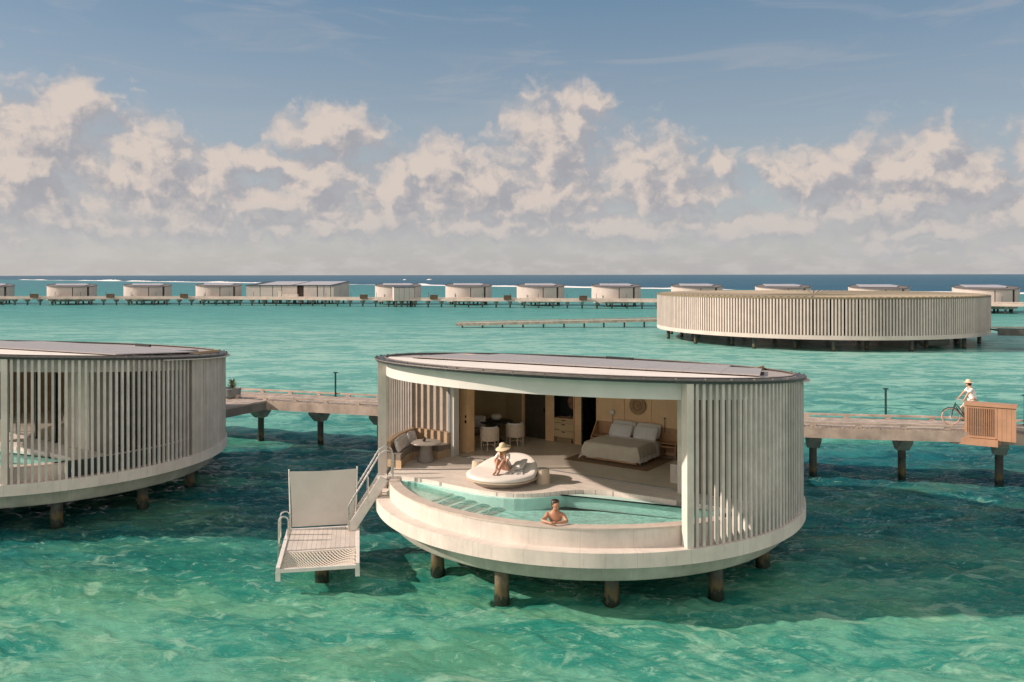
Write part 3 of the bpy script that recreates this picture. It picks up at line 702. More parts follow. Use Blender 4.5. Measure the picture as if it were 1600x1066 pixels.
# ------------------------------------------------------------------ furniture
def make_bed(label, loc, rz):
    t = thing('bed', label, 'bed', loc, rz)          # origin at floor, head toward +y
    MB().box((0, 0, .16), (1.8, 2.05, .2)).build('bed_base', HEADW, t)
    MB().pad((0, 0, .40), (1.86, 2.05, .30), e=7).build('mattress', LINEN, t, smooth=True, ang=80)
    def cover(name, x, y0, y1, top, drop, m_, foot, wav):
        mb = MB(); nx, ny = 60, 34; vs = []; L_ = x + drop
        for j in range(ny + 1):
            yy = y0 + (y1 - y0) * j / ny
            for i in range(nx + 1):
                u = -L_ + 2 * L_ * i / nx; ov = max(0, abs(u) - x); fo = max(0, -(yy + 1.03)) if foot else 0
                d = max(ov, fo) if not (ov > 0 and fo > 0) else math.hypot(ov, fo)
                fl = .035 * sin(yy * 11 + u) * min(1, ov * 4) + .03 * sin(u * 9.0 + 1) * min(1, fo * 4)
                X = math.copysign(min(abs(u), x) + .05 * min(1, ov * 6) + .10 * ov + abs(fl) * (ov > 0), u)
                Y = max(yy, -1.03) - .05 * min(1, fo * 6) - .12 * fo - (fl if fo > 0 else 0)
                z = top - d + wav * sin(u * 5 + yy * 3) * .5 + .008 * sin(u * 13 - yy * 9)
                vs.append((X, Y, max(z, .03)))
        fs = [(j * (nx + 1) + i, j * (nx + 1) + i + 1, (j + 1) * (nx + 1) + i + 1, (j + 1) * (nx + 1) + i) for j in range(ny) for i in range(nx)]
        mb.add(vs, fs); return mb.build(name, m_, t, smooth=True, ang=80)
    cover('duvet', .93, -1.0, .42, .575, .46, LINEN, False, .012)
    cover('throw_blanket', .945, -1.48, .12, .592, .33, THROW, True, .012)
    for sx in (-.45, .45):
        MB().pad((sx, .80, .80), (.88, .50, .20), 0, ('X', R(70)), e=7, puff=.35).build('pillow', LINEN, t, smooth=True, ang=80)
        MB().pad((sx * 1.02, .58, .75), (.84, .48, .19), R(4 * sx), ('X', R(58)), e=7, puff=.35).build('pillow', LINEN, t, smooth=True, ang=80)
    hb = MB().box((0, 1.0, .52), (3.06, .05, .80)).build('headboard', HEADW, t)
    for s in (-1, 1):
        poly = [(-.52, .0), (.02, .0), (.02, .92), (-.12, .92), (-.52, .45)]
        mb = MB(); vs = [(s * 1.55 + q, 1.0 + a, b) for q in (-.02, .02) for a, b in poly]; n = 5
        mb.add(vs, [tuple(range(n)), tuple(range(n, 2 * n))] + [(i, (i + 1) % n, n + (i + 1) % n, n + i) for i in range(n)])
        mb.build('headboard_wing', HEADW, hb)
        ns = MB().box((s * 1.26, .74, .40), (.55, .46, .05)).box((s * 1.26, .74, .50), (.55, .44, .02))
        ns.box((s * 1.0, .72, .22), (.03, .4, .32)).build('nightstand', HEADW, hb)
        lp = MB().tube([(s * .97, .96, .75), (s * .97, .96, 1.22)], .010, 6)
        lp = lp.build('reading_lamp', BLACK, t)
        if s < 0: MB().pad((s * .97, .93, 1.27), (.17, .10, .17), e=2).build('lamp_globe', mat('white_globe', (.8, .78, .75), .3, .02, 3), lp, smooth=True)
        else: MB().box((s * .97, .95, 1.24), (.05, .04, .03)).build('lamp_head', BLACK, lp)
    return t
bx, by = .38, 1.93
bed = make_bed('double bed with white pillows and taupe throw in the open villa', at(C1, T1, bx, by), T1)
clone(bed, at(C2, T2, bx, by), T2, 'bed half seen through the slats of the left villa')
rug = MB().box((0, 0, .008), (2.95, 1.95, .012)).build('rug', RUG)
rug.location = at(C1, T1, .38, 1.45, 2.213); rug.rotation_euler = (0, 0, T1); tag(rug, 'brown rectangular rug under the double bed', 'rug')
# woven wall disc
wd = thing('wall_disc', 'round woven rattan disc hanging on the oak wall above the bed', 'wall decoration', at(C1, T1, .36, 2.90, 3.77), T1)
mb = MB().lathe([(.02, .10), (.05, .10), (.07, .06), (.13, .05), (.15, .085), (.17, .05), (.30, .035), (.31, .02), (.30, 0)], 40)
o = mb.build('woven_disc', mat('disc_cane', (.42, .27, .15), .85, .1, 14, .4, 140), wd, smooth=True); o.rotation_euler = (R(90), 0, 0)

# bottles on the minibar
def bottle(x, y, z, r, h, m_, label):
    b_ = MB().lathe([(r, 0), (r, h * .55), (r * .85, h * .66), (r * .35, h * .76), (r * .35, h)], 12)
    o_ = b_.build('bottle', m_, None, smooth=True); o_.location = at(C1, T1, x, y, z); tag(o_, label, 'bottle', 'bottles on the minibar shelves'); return o_
BG = mat('clear_bottle', (.85, .84, .80), .2, .05, 4); BD = mat('dark_bottle', (.02, .05, .045), .15, .05, 4); BB = mat('blue_box', (.35, .42, .50), .5, .1, 8)
bottle(-2.60, 3.02, 4.436, .05, .24, BG, 'white bottle on the upper minibar shelf')
bottle(-2.40, 3.02, 4.436, .05, .2, BD, 'dark bottle in the middle of the upper minibar shelf')
bottle(-2.22, 3.02, 4.436, .045, .26, BD, 'tall dark bottle nearest the oak pier on the upper minibar shelf')
bottle(-2.48, 3.01, 4.036, .04, .24, BG, 'tall pale bottle on the lower minibar shelf')
bottle(-2.36, 3.01, 4.036, .035, .13, BG, 'short white jar on the lower minibar shelf')
bottle(-2.22, 3.01, 4.036, .04, .14, BG, 'squat glass at the right of the lower minibar shelf')
o = MB().box((0, 0, .1), (.12, .2, .2)).box((0, -.102, .1), (.08, .004, .14)).build('gift_box', BB); o.location = at(C1, T1, -2.64, 3.03, 4.036); o.rotation_euler = (0, 0, T1)
tag(o, 'blue patterned box on the lower minibar shelf', 'box')
ct = thing('cup_set', 'small silver cups on the minibar counter', 'cups', at(C1, T1, -2.24, 2.95, 3.07), T1)
for i, (x, y) in enumerate(((-.1, 0), (.02, .05), (.1, -.05))): MB().lathe([(.025, 0), (.038, .08), (.036, .08), (.022, .01)], 12, (x, y, 0)).build('cup', STEEL, ct, smooth=True)

def make_chair(label, loc, rz):
    t = thing('armchair', label, 'armchair', loc, rz, 'armchairs at the black table')
    shell = MB().arc(.29, .335, -105, 105, lambda x, y: .30, lambda x, y: .74 - .10 * max(0, y + .02), 26); shell.build('back_shell', mat('pale_cane', (.66, .54, .42), .8, .08, 12, .4, 140), t, smooth=True)
    MB().arc(.22, .288, -112, 112, lambda x, y: .40, lambda x, y: .78 - .10 * max(0, y + .02), 26).build('back_cushion', LINEN, t, smooth=True)
    MB().pad((0, .02, .42), (.54, .56, .14), e=3).build('seat_cushion', LINEN, t, smooth=True, ang=80)
    MB().lathe([(.28, .30), (.30, .31), (.30, .35), (.27, .36)], 26).build('seat_frame', PALEWOOD, t, smooth=True)
    for (x, y) in ((-.24, -.22), (.24, -.22), (-.26, .2), (.26, .2), (0, -.33)):
        MB().tube([(x, y, 0), (x * .97, y * .97, .55 if y < 0 else .34)], .018, 8).build('leg', PALEWOOD, t, smooth=True)
    MB().tube([(-.24, -.22, .15), (.26, .2, .15)], .012, 6).tube([(.24, -.22, .15), (-.26, .2, .15)], .012, 6).build('stretcher', PALEWOOD, t)
    return t
ch = make_chair('armchair with white cushion and rattan back, nearest the oak pier at the black table', (-.78, 28.85, 2.212), R(-12))
clone(ch, (.10, 29.55, 2.212), R(14), 'armchair with white cushion and rattan back, beside the black door', 'armchairs at the black table')
clone(ch, at(C2, T2, .4, -1.9), R(70), 'pale armchair seen through the slats of the left villa', 'armchairs at the black table')
tb = thing('round_table', 'round black dining table behind the two white armchairs', 'table', (-.56, 30.05, 2.212))
MB().lathe([(.58, .70), (.60, .71), (.60, .74), (.58, .745)], 40).build('table_top', BLACK, tb, smooth=True)
MB().lathe([(.26, 0), (.26, .02), (.14, .10), (.12, .70)], 24).build('table_base', BLACK, tb, smooth=True)
lp = thing('globe_lamp', 'flattened white globe lamp standing on the black table', 'lamp', (-.58, 30.15, 2.957))
MB().lathe([(.03, .02), (.10, .025), (.17, .06), (.20, .11), (.195, .17), (.15, .225), (.08, .245), (.02, .235)], 32).build('lamp_globe', LAMPG, lp, smooth=True)
MB().lathe([(.07, 0), (.06, .025)], 16).build('lamp_foot', BLACK, lp)
bn = thing('bench', 'grey upholstered bench along the wall left of the black table', 'bench', (-1.46, 30.4, 2.212), R(-80))
MB().box((0, 0, .16), (1.7, .55, .32)).build('bench_base', OAK_D, bn)
MB().pad((0, 0, .42), (1.68, .56, .2), e=8).build('seat_cushion', TAUPE, bn, smooth=True, ang=80)
STRIPE = mat('striped_cotton', (.52, .50, .47), .95, .2, 14, .2, 20)
cu = MB().pad((0, 0, 0), (.62, .42, .17), e=7, puff=.45).build('cushion', STRIPE, None, smooth=True, ang=80)
cu.location = (-1.25, 30.0, 2.95); cu.rotation_euler = (R(78), 0, R(-5)); tag(cu, 'pale patterned cushion propped on the grey bench indoors', 'cushion')

# curved terrace sofa
sf = thing('corner_sofa', 'curved wicker corner sofa with brown seat cushions on the terrace', 'sofa', at(C1, T1, 0, 0), T1)
outer = arcpts(6.27, -56.5, -77.5, 10)
inner = [(-5.15, -1.78), (-5.22, -2.2), (-4.98, -2.85), (-4.62, -3.42)]
def sofa_poly(o_in=0.0):
    return [(-4.5, -1.06)] + [(-4.5, -1.78 + o_in)] + [(x - o_in, y) for x, y in inner] + [outer[0]] + outer[1:] + [(-6.1, -1.06)]
MB().prism(sofa_poly(), 0, .24).build('sofa_base', WICKER, sf)
MB().prism(sofa_poly(.03), .241, .42).build('seat_cushion', TAUPE, sf)
bk = MB()
bk.arc(6.13, 6.28, -57, -73, .42, .78, 8)
bk.box((-5.25, -1.12, .60), (1.5, .16, .36))
bk.arc(6.13, 6.28, -73.05, -79, .421, .779, 3)
bk.build('backrest', WICKER, sf)
CUSH = mat('printed_cushion', (.76, .73, .70), .95, .25, 9, .2, 30, col2=(.46, .42, .40))
for i, (a, rr_) in enumerate(((-63.5, 5.60), (-66.2, 5.62), (-68.6, 5.64), (-72.5, 5.60))):
    o = MB().pad((0, 0, 0), (.43, .43, .17), e=7, puff=.5).build('cushion', CUSH, None, smooth=True, ang=80)
    o.location = ((-3.60, 26.45, 2.82), (-3.56, 26.82, 2.83), (-3.48, 27.2, 2.83), (-3.30, 27.62, 2.84))[i]; o.rotation_euler = (R(74), 0, R((84, 78, 74, 60)[i]))
    tag(o, ('white printed cushion at the open end of the row on the terrace sofa', 'second printed cushion from the open end of the terrace sofa', 'third printed cushion from the open end of the terrace sofa', 'printed cushion nearest the corner of the terrace sofa')[i], 'cushion', 'cushions on the terrace sofa')
pt = thing('pedestal_table', 'round stone pedestal table in front of the terrace sofa', 'table', (-2.78, 26.95, 2.2))
MB().lathe([(.48, .585), (.50, .60), (.50, .625), (.48, .635)], 44).build('table_top', TABLETOP, pt, smooth=True)
MB().lathe([(.27, 0), (.285, .02), (.17, .50), (.16, .585)], 32).build('table_base', STONE, pt, smooth=True)
bo = MB().lathe([(.03, 0), (.055, .03), (.06, .07), (.04, .10), (.015, .11)], 16).build('vase', mat('dark_clay', (.06, .045, .04), .6, .1, 9), None, smooth=True)
bo.location = (-2.84, 26.95, 2.838); tag(bo, 'small dark clay vase on the round stone table', 'vase')

# daybed
DB = (-.30, 24.20, 2.2)
db = thing('round_daybed', 'round cream daybed with a raised back on the terrace', 'daybed', DB)
MB().lathe([(.74, 0), (.78, .01), (.96, .15), (.96, .17)], 56).build('daybed_base', mat('daybed_timber', (.36, .30, .25), .7, .1, 4), db, smooth=True)
MB().lathe([(.96, .171), (1.04, .175), (1.05, .20), (1.0, .212)], 56).build('daybed_rim', PALEWOOD, db, smooth=True)
mb = MB(); NR, NA = 14, 64
hx, hy = cos(R(58)), sin(R(58))
def dbz(x, y):
    d = x * hx + y * hy - .12
    return max(0, d) * .42 if d > 0 else 0
vs = []; fs = []
prof = [(0, .33), (.3, .332), (.55, .33), (.75, .33), (.88, .328), (.96, .318), (1.01, .295), (1.03, .26), (1.02, .225), (.99, .214)]
for (r_, z_) in prof[1:]:
    for k in range(NA):
        a = 2 * pi * k / NA; x, y = r_ * cos(a), r_ * sin(a); zz = z_ + dbz(x, y)
        vs.append((x, y, zz))
b0 = len(vs); vs.append((0, 0, .33))
for i in range(len(prof) - 2):
    for k in range(NA): fs.append((i * NA + k, i * NA + (k + 1) % NA, (i + 1) * NA + (k + 1) % NA, (i + 1) * NA + k))
for k in range(NA): fs.append((b0, k, (k + 1) % NA))
mb.add(vs, fs); mb.build('mattress', CREAM, db, smooth=True, ang=70)
pw = MB().pad((0, 0, 0), (.46, .44, .14), e=7, puff=.45).build('pillow', mat('grey_pillow', (.55, .52, .49), .95, .05, 5, .2, 40), None, smooth=True, ang=80)
pw.location = (.20, 24.24, 2.70); pw.rotation_euler = (R(30), R(-16), R(-35)); tag(pw, 'grey square pillow on the round daybed behind the woman', 'pillow')
cloth = MB(); nx = 14
vs = [( .10 + .50 * i / nx, -.42 + .30 * j / nx + .04 * sin(i * 1.3), .345 + .02 * abs(sin(i * 1.7 + j * 2.1)) + dbz(.1 + .5 * i / nx, -.4 + .3 * j / nx)) for j in range(nx + 1) for i in range(nx + 1)]
cloth.add(vs, [(j * (nx + 1) + i, j * (nx + 1) + i + 1, (j + 1) * (nx + 1) + i + 1, (j + 1) * (nx + 1) + i) for j in range(nx) for i in range(nx)])
o = cloth.build('wrap_cloth', COTTON, None, smooth=True, ang=80); o.location = DB; tag(o, 'crumpled white cloth lying on the daybed beside the woman', 'cloth')

def make_stool(label, loc):
    t = thing('side_stool', label, 'stool', loc, 0, 'drum stools beside the daybed')
    MB().lathe([(.205, 0), (.21, .02), (.185, .40), (.17, .405)], 14).build('drum', PALEWOOD, t, smooth=True, ang=20)
    MB().lathe([(.172, .406), (.176, .412), (.172, .425)], 24).build('stool_top', TABLETOP, t, smooth=True)
    return t
st = make_stool('pale wooden drum stool at the right of the daybed', (.88, 24.12, 2.2))
clone(st, (-1.02, 25.15, 2.2), 0, 'pale wooden drum stool half hidden behind the left of the daybed', 'drum stools beside the daybed')

# ------------------------------------------------------------------ people
def skin(name, pts, edges, root, m_, parent=None, levels=2):
    me = bpy.data.meshes.new(name); keys = list(pts)
    me.from_pydata([pts[k][0] for k in keys], [(keys.index(a), keys.index(b)) for a, b in edges], [])
    o = bpy.data.objects.new(name, me); sc.collection.objects.link(o)
    sm = o.modifiers.new('skin', 'SKIN'); sv = me.skin_vertices[0].data
    for i, k in enumerate(keys):
        r_ = pts[k][1]; sv[i].radius = (r_, r_) if not isinstance(r_, tuple) else r_
        sv[i].use_root = (k == root)
    ss = o.modifiers.new('sub', 'SUBSURF'); ss.levels = levels; ss.render_levels = levels
    dg = bpy.context.evaluated_depsgraph_get(); nm = bpy.data.meshes.new_from_object(o.evaluated_get(dg))
    bpy.data.objects.remove(o, do_unlink=True); nm.name = name
    nm.polygons.foreach_set('use_smooth', [True] * len(nm.polygons)); nm.materials.clear(); nm.materials.append(m_)
    o = bpy.data.objects.new(name, nm); sc.collection.objects.link(o)
    if parent: o.parent = parent
    return o
def join_head(o, c, m_, face=(0, -1), r=.095, tilt=0.0, mats=()):
    """add a face (skull, nose, brow, chin, ears, eyes) into the body mesh"""
    f = Vector((face[0], face[1], tilt)).normalized(); s_ = Vector((0, 0, 1)).cross(f).normalized(); u = f.cross(s_)
    bm = bmesh.new(); bm.from_mesh(o.data)
    M = Matrix((s_, f, u)).transposed()
    def ell(cc, d, mi=0):
        ret = bmesh.ops.create_uvsphere(bm, u_segments=20, v_segments=14, radius=1.0)
        for v in ret['verts']:
            p = Vector((v.co.x * d[0], v.co.y * d[1], v.co.z * d[2]))
            v.co = M @ (p + Vector(cc)) + Vector(c)
        for v in ret['verts']:
            for fc in v.link_faces: fc.material_index = mi; fc.smooth = True
    ell((0, 0, .02), (r * .80, r * .98, r * 1.02)); ell((0, r * .25, -.045), (r * .62, r * .72, r * .75))
    ell((0, r * 1.0, -.005), (.013, .022, .024)); ell((0, r * .92, .030), (.045, .016, .010))
    ell((0, r * .93, -.050), (.026, .012, .008), 1)
    for sx in (-1, 1):
        ell((sx * r * .80, -.005, 0), (.012, .022, .034)); ell((sx * .033, r * .90, .012), (.012, .010, .008), 2)
    bm.to_mesh(o.data); bm.free()
    o.data.materials.append(mat('lips', (.38, .12, .09), .5, .05, 5)); o.data.materials.append(mat('eyes', (.05, .03, .02), .2, .1, 5))
def fingers(P_, Ed, base, wrist, d, side, r=.0085, curl=(0, 0, -1)):
    """five fingers rooted in the palm"""
    d = Vector(d).normalized(); side = Vector(side).normalized(); cu_ = Vector(curl); b = Vector(P_[base][0])
    for i, (o_, L_) in enumerate(((-.030, .065), (-.010, .078), (.010, .074), (.028, .058))):
        p0 = b + side * o_ + d * .035; p1 = p0 + d * L_ * .5; p2 = p1 + (d * .6 + cu_ * .6) * L_ * .45
        for k, p in enumerate((p0, p1, p2)): P_[f'{base}f{i}{k}'] = (tuple(p), r)
        Ed += [(base, f'{base}f{i}0'), (f'{base}f{i}0', f'{base}f{i}1'), (f'{base}f{i}1', f'{base}f{i}2')]
    p0 = b - side * .042 + d * .0; p1 = p0 + (d * .8 - side * .5) * .035
    P_[f'{base}t0'] = (tuple(p0), .011); P_[f'{base}t1'] = (tuple(p1), .009)
    Ed += [(base, f'{base}t0'), (f'{base}t0', f'{base}t1')]

# the man leaning on the pool edge
mp_ = (1.02, 20.44, 2.145)
man = thing('person', 'shirtless dark haired man in the pool leaning his arms on its edge', 'person', mp_, R(-12.5))
P_ = {'pelvis': ((0, .52, -.62), .125), 'belly': ((0, .46, -.38), .12), 'waist': ((0, .40, -.20), .135), 'chest': ((0, .28, .02), .155), 'upch': ((0, .20, .14), .13), 'neck': ((.01, .15, .27), .058), 'head': ((.02, .11, .38), .078),
      'lsh': ((-.19, .19, .15), .068), 'lup': ((-.25, .10, .06), .052), 'lel': ((-.305, -.02, .045), .042), 'lfa': ((-.17, -.12, .05), .037), 'lwr': ((-.07, -.185, .045), .026), 'lh': ((-.02, -.205, .045), .030),
      'rsh': ((.20, .20, .13), .070), 'rup': ((.27, .12, .05), .053), 'rel': ((.315, .01, .045), .042), 'rfa': ((.19, -.10, .05), .037), 'rwr': ((.09, -.17, .05), .026), 'rh': ((.04, -.20, .075), .030),
      'lhip': ((-.10, .54, -.68), .095), 'lkn': ((-.12, .95, -.60), .06), 'rhip': ((.10, .54, -.68), .095), 'rkn': ((.12, .95, -.60), .06)}
Ed = [('pelvis', 'belly'), ('belly', 'waist'), ('waist', 'chest'), ('chest', 'upch'), ('upch', 'neck'), ('neck', 'head'), ('upch', 'lsh'), ('lsh', 'lup'), ('lup', 'lel'), ('lel', 'lfa'), ('lfa', 'lwr'), ('lwr', 'lh'),
      ('upch', 'rsh'), ('rsh', 'rup'), ('rup', 'rel'), ('rel', 'rfa'), ('rfa', 'rwr'), ('rwr', 'rh'), ('pelvis', 'lhip'), ('lhip', 'lkn'), ('pelvis', 'rhip'), ('rhip', 'rkn')]
fingers(P_, Ed, 'lh', 'lwr', (.9, -.3, 0), (.3, .9, 0)); fingers(P_, Ed, 'rh', 'rwr', (-.9, -.3, -.05), (-.3, .9, 0))
mbody = skin('body', P_, Ed, 'pelvis', SKIN_M, man)
join_head(mbody, (.025, .10, .40), SKIN_M, face=(.55, -.75), tilt=-.25, r=.104)
hm = MB(); hm.pad((.0, .135, .46), (.205, .225, .16), e=2.1); hm.pad((-.015, .18, .40), (.18, .15, .19), e=2.1)
hm.pad((.03, .06, .49), (.14, .10, .08), R(20), e=2.1)
hm.build('hair', HAIR, man, smooth=True, ang=80)
skin('swim_shorts', {'a': ((0, .50, -.55), .15), 'b': ((0, .54, -.70), .145), 'l': ((-.11, .76, -.64), .09), 'r': ((.11, .76, -.64), .09)}, [('a', 'b'), ('b', 'l'), ('b', 'r')], 'a', SHORTS, man)

# the woman sitting on the daybed
wm = thing('person', 'woman in a straw sun hat and white shirt sitting on the round daybed', 'person', (-.20, 24.30, 2.535), R(-24))
P_ = {'pelvis': ((0, 0, .10), .125), 'waist': ((0, -.01, .24), .098), 'chest': ((0, -.07, .38), .115), 'upch': ((0, -.11, .47), .095), 'neck': ((0, -.15, .56), .042), 'head': ((0, -.18, .64), .065),
      'lsh': ((-.15, -.11, .48), .050), 'lel': ((-.20, -.30, .30), .036), 'lwr': ((-.07, -.46, .19), .022), 'lh': ((-.03, -.50, .16), .026),
      'rsh': ((.15, -.12, .48), .050), 'rel': ((.19, -.32, .30), .036), 'rwr': ((.08, -.48, .20), .022), 'rh': ((.04, -.52, .17), .026),
      'lhip': ((-.09, -.04, .10), .095), 'lth': ((-.09, -.20, .24), .078), 'lkn': ((-.08, -.35, .36), .056), 'lca': ((-.06, -.47, .22), .050), 'lan': ((-.04, -.60, .055), .032), 'lft': ((-.04, -.70, .03), .030), 'lto': ((-.04, -.78, .02), .022),
      'rhip': ((.09, -.04, .10), .095), 'rth': ((.10, -.20, .23), .078), 'rkn': ((.10, -.36, .34), .056), 'rca': ((.05, -.47, .20), .050), 'ran': ((.045, -.57, .055), .032), 'rft': ((.05, -.66, .03), .030), 'rto': ((.05, -.74, .02), .022)}
Ed = [('pelvis', 'waist'), ('waist', 'chest'), ('chest', 'upch'), ('upch', 'neck'), ('neck', 'head'), ('upch', 'lsh'), ('lsh', 'lel'), ('lel', 'lwr'), ('lwr', 'lh'), ('upch', 'rsh'), ('rsh', 'rel'), ('rel', 'rwr'), ('rwr', 'rh'),
      ('pelvis', 'lhip'), ('lhip', 'lth'), ('lth', 'lkn'), ('lkn', 'lca'), ('lca', 'lan'), ('lan', 'lft'), ('lft', 'lto'), ('pelvis', 'rhip'), ('rhip', 'rth'), ('rth', 'rkn'), ('rkn', 'rca'), ('rca', 'ran'), ('ran', 'rft'), ('rft', 'rto')]
fingers(P_, Ed, 'lh', 'lwr', (.6, -.7, -.3), (.7, .6, 0), .0075); fingers(P_, Ed, 'rh', 'rwr', (-.6, -.7, -.3), (-.7, .6, 0), .0075)
wb = skin('body', P_, Ed, 'pelvis', SKIN, wm)
join_head(wb, (0, -.19, .655), SKIN, face=(-.1, -1), tilt=-.35, r=.088)
skin('shirt', {'a': ((0, .02, .08), .15), 'b': ((0, 0, .24), .122), 'c': ((0, -.06, .38), .132), 'd': ((0, -.10, .47), .106), 'e': ((-.16, -.12, .475), .064), 'f': ((-.20, -.24, .36), .055), 'g': ((.16, -.13, .475), .064), 'h': ((.20, -.25, .36), .055), 't': ((.03, .20, .03), .08)},
     [('a', 'b'), ('b', 'c'), ('c', 'd'), ('d', 'e'), ('e', 'f'), ('d', 'g'), ('g', 'h'), ('a', 't')], 'a', COTTON, wm)
hb_ = MB(); hb_.pad((0, -.14, .62), (.18, .17, .22), e=2.2); hb_.pad((-.07, -.20, .50), (.05, .06, .22), e=2.2); hb_.pad((.08, -.19, .50), (.05, .06, .22), e=2.2); hb_.build('hair', HAIRB, wm, smooth=True, ang=80)
hat = MB().lathe([(.225, -.035), (.20, -.02), (.15, 0), (.098, .015), (.096, .07), (.08, .11), (.04, .13), (.01, .132)], 28, cap=False)
hat.lathe([(.222, -.039), (.198, -.026), (.15, -.006), (.096, .009)], 28, cap=False)
ho = hat.build('sun_hat', STRAW, wm, smooth=True, ang=60); ho.location = (0, -.17, .70); ho.rotation_euler = (R(14), R(-6), 0)

# ------------------------------------------------------------------ walkways
def resample(path, step):
    pts = [Vector((*p, 0)) for p in path]; out = [pts[0]]; acc_ = 0
    # Catmull-Rom smoothing
    dense = []
    for i in range(len(pts) - 1):
        p0 = pts[max(i - 1, 0)]; p1 = pts[i]; p2 = pts[i + 1]; p3 = pts[min(i + 2, len(pts) - 1)]
        for k in range(40):
            t = k / 40; dense.append(.5 * ((2 * p1) + (p2 - p0) * t + (2 * p0 - 5 * p1 + 4 * p2 - p3) * t * t + (3 * p1 - p0 - 3 * p2 + p3) * t ** 3))
    dense.append(pts[-1]); out = [dense[0]]; d = 0
    for a, b in zip(dense, dense[1:]):
        L_ = (b - a).length; 
        while d + L_ >= step:
            a = a.lerp(b, (step - d) / L_); out.append(a.copy()); L_ = (b - a).length; d = 0
        d += L_
    return out
def strip(pts, o0, o1, z0, z1):
    mb = MB(); n = len(pts); vs = []
    for i, p in enumerate(pts):
        d = (pts[min(i + 1, n - 1)] - pts[max(i - 1, 0)]).normalized(); s_ = Vector((-d.y, d.x, 0))
        for o_, z in ((o0, z0), (o1, z0), (o1, z1), (o0, z1)): vs.append((p.x + s_.x * o_, p.y + s_.y * o_, z))
    fs = [(0, 1, 2, 3), tuple((n - 1) * 4 + k for k in (3, 2, 1, 0))]
    for i in range(n - 1):
        for k in range(4): fs.append((i * 4 + k, i * 4 + (k + 1) % 4, i * 4 + 4 + (k + 1) % 4, i * 4 + 4 + k))
    return mb.add(vs, fs)
def support(parent, p, ang, z, w_=.72, cap=True, r=.15, hc=.60, th=.23):
    t = p
    c = MB().lathe([(r, -2.5), (r, z - hc)], 14, (p[0], p[1], 0)) if cap else MB().lathe([(r, -2.5), (r, z - .12)], 12, (p[0], p[1], 0))
    o_ = c.build('pile', PILE, parent, smooth=True)
    if cap:
        cx, sx = cos(ang), sin(ang); vs = []
        for yy in (-th, th):
            for xx, zz in ((-w_, z), (w_, z), (w_, z - .20), (.20, z - hc), (-.20, z - hc), (-w_, z - .20)):
                # V across the path: xx across, yy along
                vs.append((p[0] + xx * -sx + yy * cx, p[1] + xx * cx + yy * sx, zz))
        n = 6
        MB().add(vs, [tuple(range(n)), tuple(range(2 * n - 1, n - 1, -1))] + [(i, (i + 1) % n, n + (i + 1) % n, n + i) for i in range(n)]).build('pier_cap', CAPM, parent)
wk = thing('walkway', 'weathered timber walkway on piers running behind the two near villas', 'walkway', (0, 0, 0))
wpath = [(-40, 49.8), (-22, 44.9), (-13.4, 41.95), (-6.3, 39.65), (3, 36.9), (12, 34.3), (17.5, 33.3), (21, 32.1), (24.5, 30.3), (33, 25.2)]
pl = resample(wpath, .16); mb = MB(); random.seed(4)
for i in range(len(pl) - 1):
    p = pl[i]; d = pl[i + 1] - p; a = math.atan2(d.y, d.x)
    mb.box((p.x, p.y, 2.17 + random.uniform(-.006, .006)), (.147, 2.3 + random.uniform(-.02, .02), .05), a + random.uniform(-.004, .004))
mb.build('deck_planks', WALKW, wk)
pr = resample(wpath, 1.0)
for o0 in (-1.12, 1.02):
    bl = strip(pr, o0, o0 + .10, 2.29, 2.37)
    for q in resample(wpath, 1.65):
        i = min(range(len(pr) - 1), key=lambda j: (pr[j] - q).length); d = (pr[i + 1] - pr[i]).normalized(); a = math.atan2(d.y, d.x); s_ = Vector((-d.y, d.x, 0)) * (o0 + .05)
        bl.box((q.x + s_.x, q.y + s_.y, 2.243), (.20, .09, .092), a)
    bl.build('kerb_rail', WALKB, wk)
for o0 in (-1.19, 1.07):
    strip(pr, o0, o0 + .12, 1.74, 2.144).build('edge_beam', WALKB, wk)
strip(pr, -.5, .5, 1.9, 2.13).build('joists', mat('dark_joists', (.10, .085, .07), .9, .2, 1), wk)
for (px, py) in ((-33, 47.9), (-29.6, 47.0), (-26, 46.0), (-22.6, 45.1), (-19.2, 44.0), (-15.9, 42.85), (-12.5, 41.65), (-9.3, 40.6), (-6.25, 39.6), (-2.9, 38.65), (.5, 37.6), (3.9, 36.65), (7.4, 35.6), (12.3, 34.25), (15.7, 33.75), (19.1, 32.85), (22.4, 31.4), (25.7, 29.6)):
    i = min(range(len(pr) - 1), key=lambda j: (pr[j] - Vector((px, py, 0))).length); d = pr[i + 1] - pr[i]
    support(wk, (px, py), math.atan2(d.y, d.x), 1.74)
# branch to the left villa
br = thing('walkway_branch', 'short timber branch, shaded on one side, from the walkway to the left villa', 'walkway', (0, 0, 0))
bp = resample([(-12.6, 40.6), (-13.6, 38.6), (-14.6, 36.6)], .5)
strip(bp, -.9, .9, 2.12, 2.19).build('deck_planks', WALKW, br); strip(bp, .80, .92, 1.75, 2.119).build('edge_beam', mat('beam_shade_tone', (.17, .16, .14), .9, .2, 1), br); strip(bp, -.92, -.8, 1.75, 2.119).build('edge_beam', WALKB, br)  # one beam darker: its shade is put into the colour
br2 = thing('walkway_branch', 'short timber branch hidden behind the open villa', 'walkway', (0, 0, 0))
bp = resample([(7.2, 34.5), (6.6, 33.2), (6.2, 32.0)], .5)
strip(bp, -.9, .9, 2.12, 2.19).build('deck_planks', WALKW, br2); strip(bp, -.92, -.8, 1.75, 2.119).build('edge_beam', WALKB, br2)

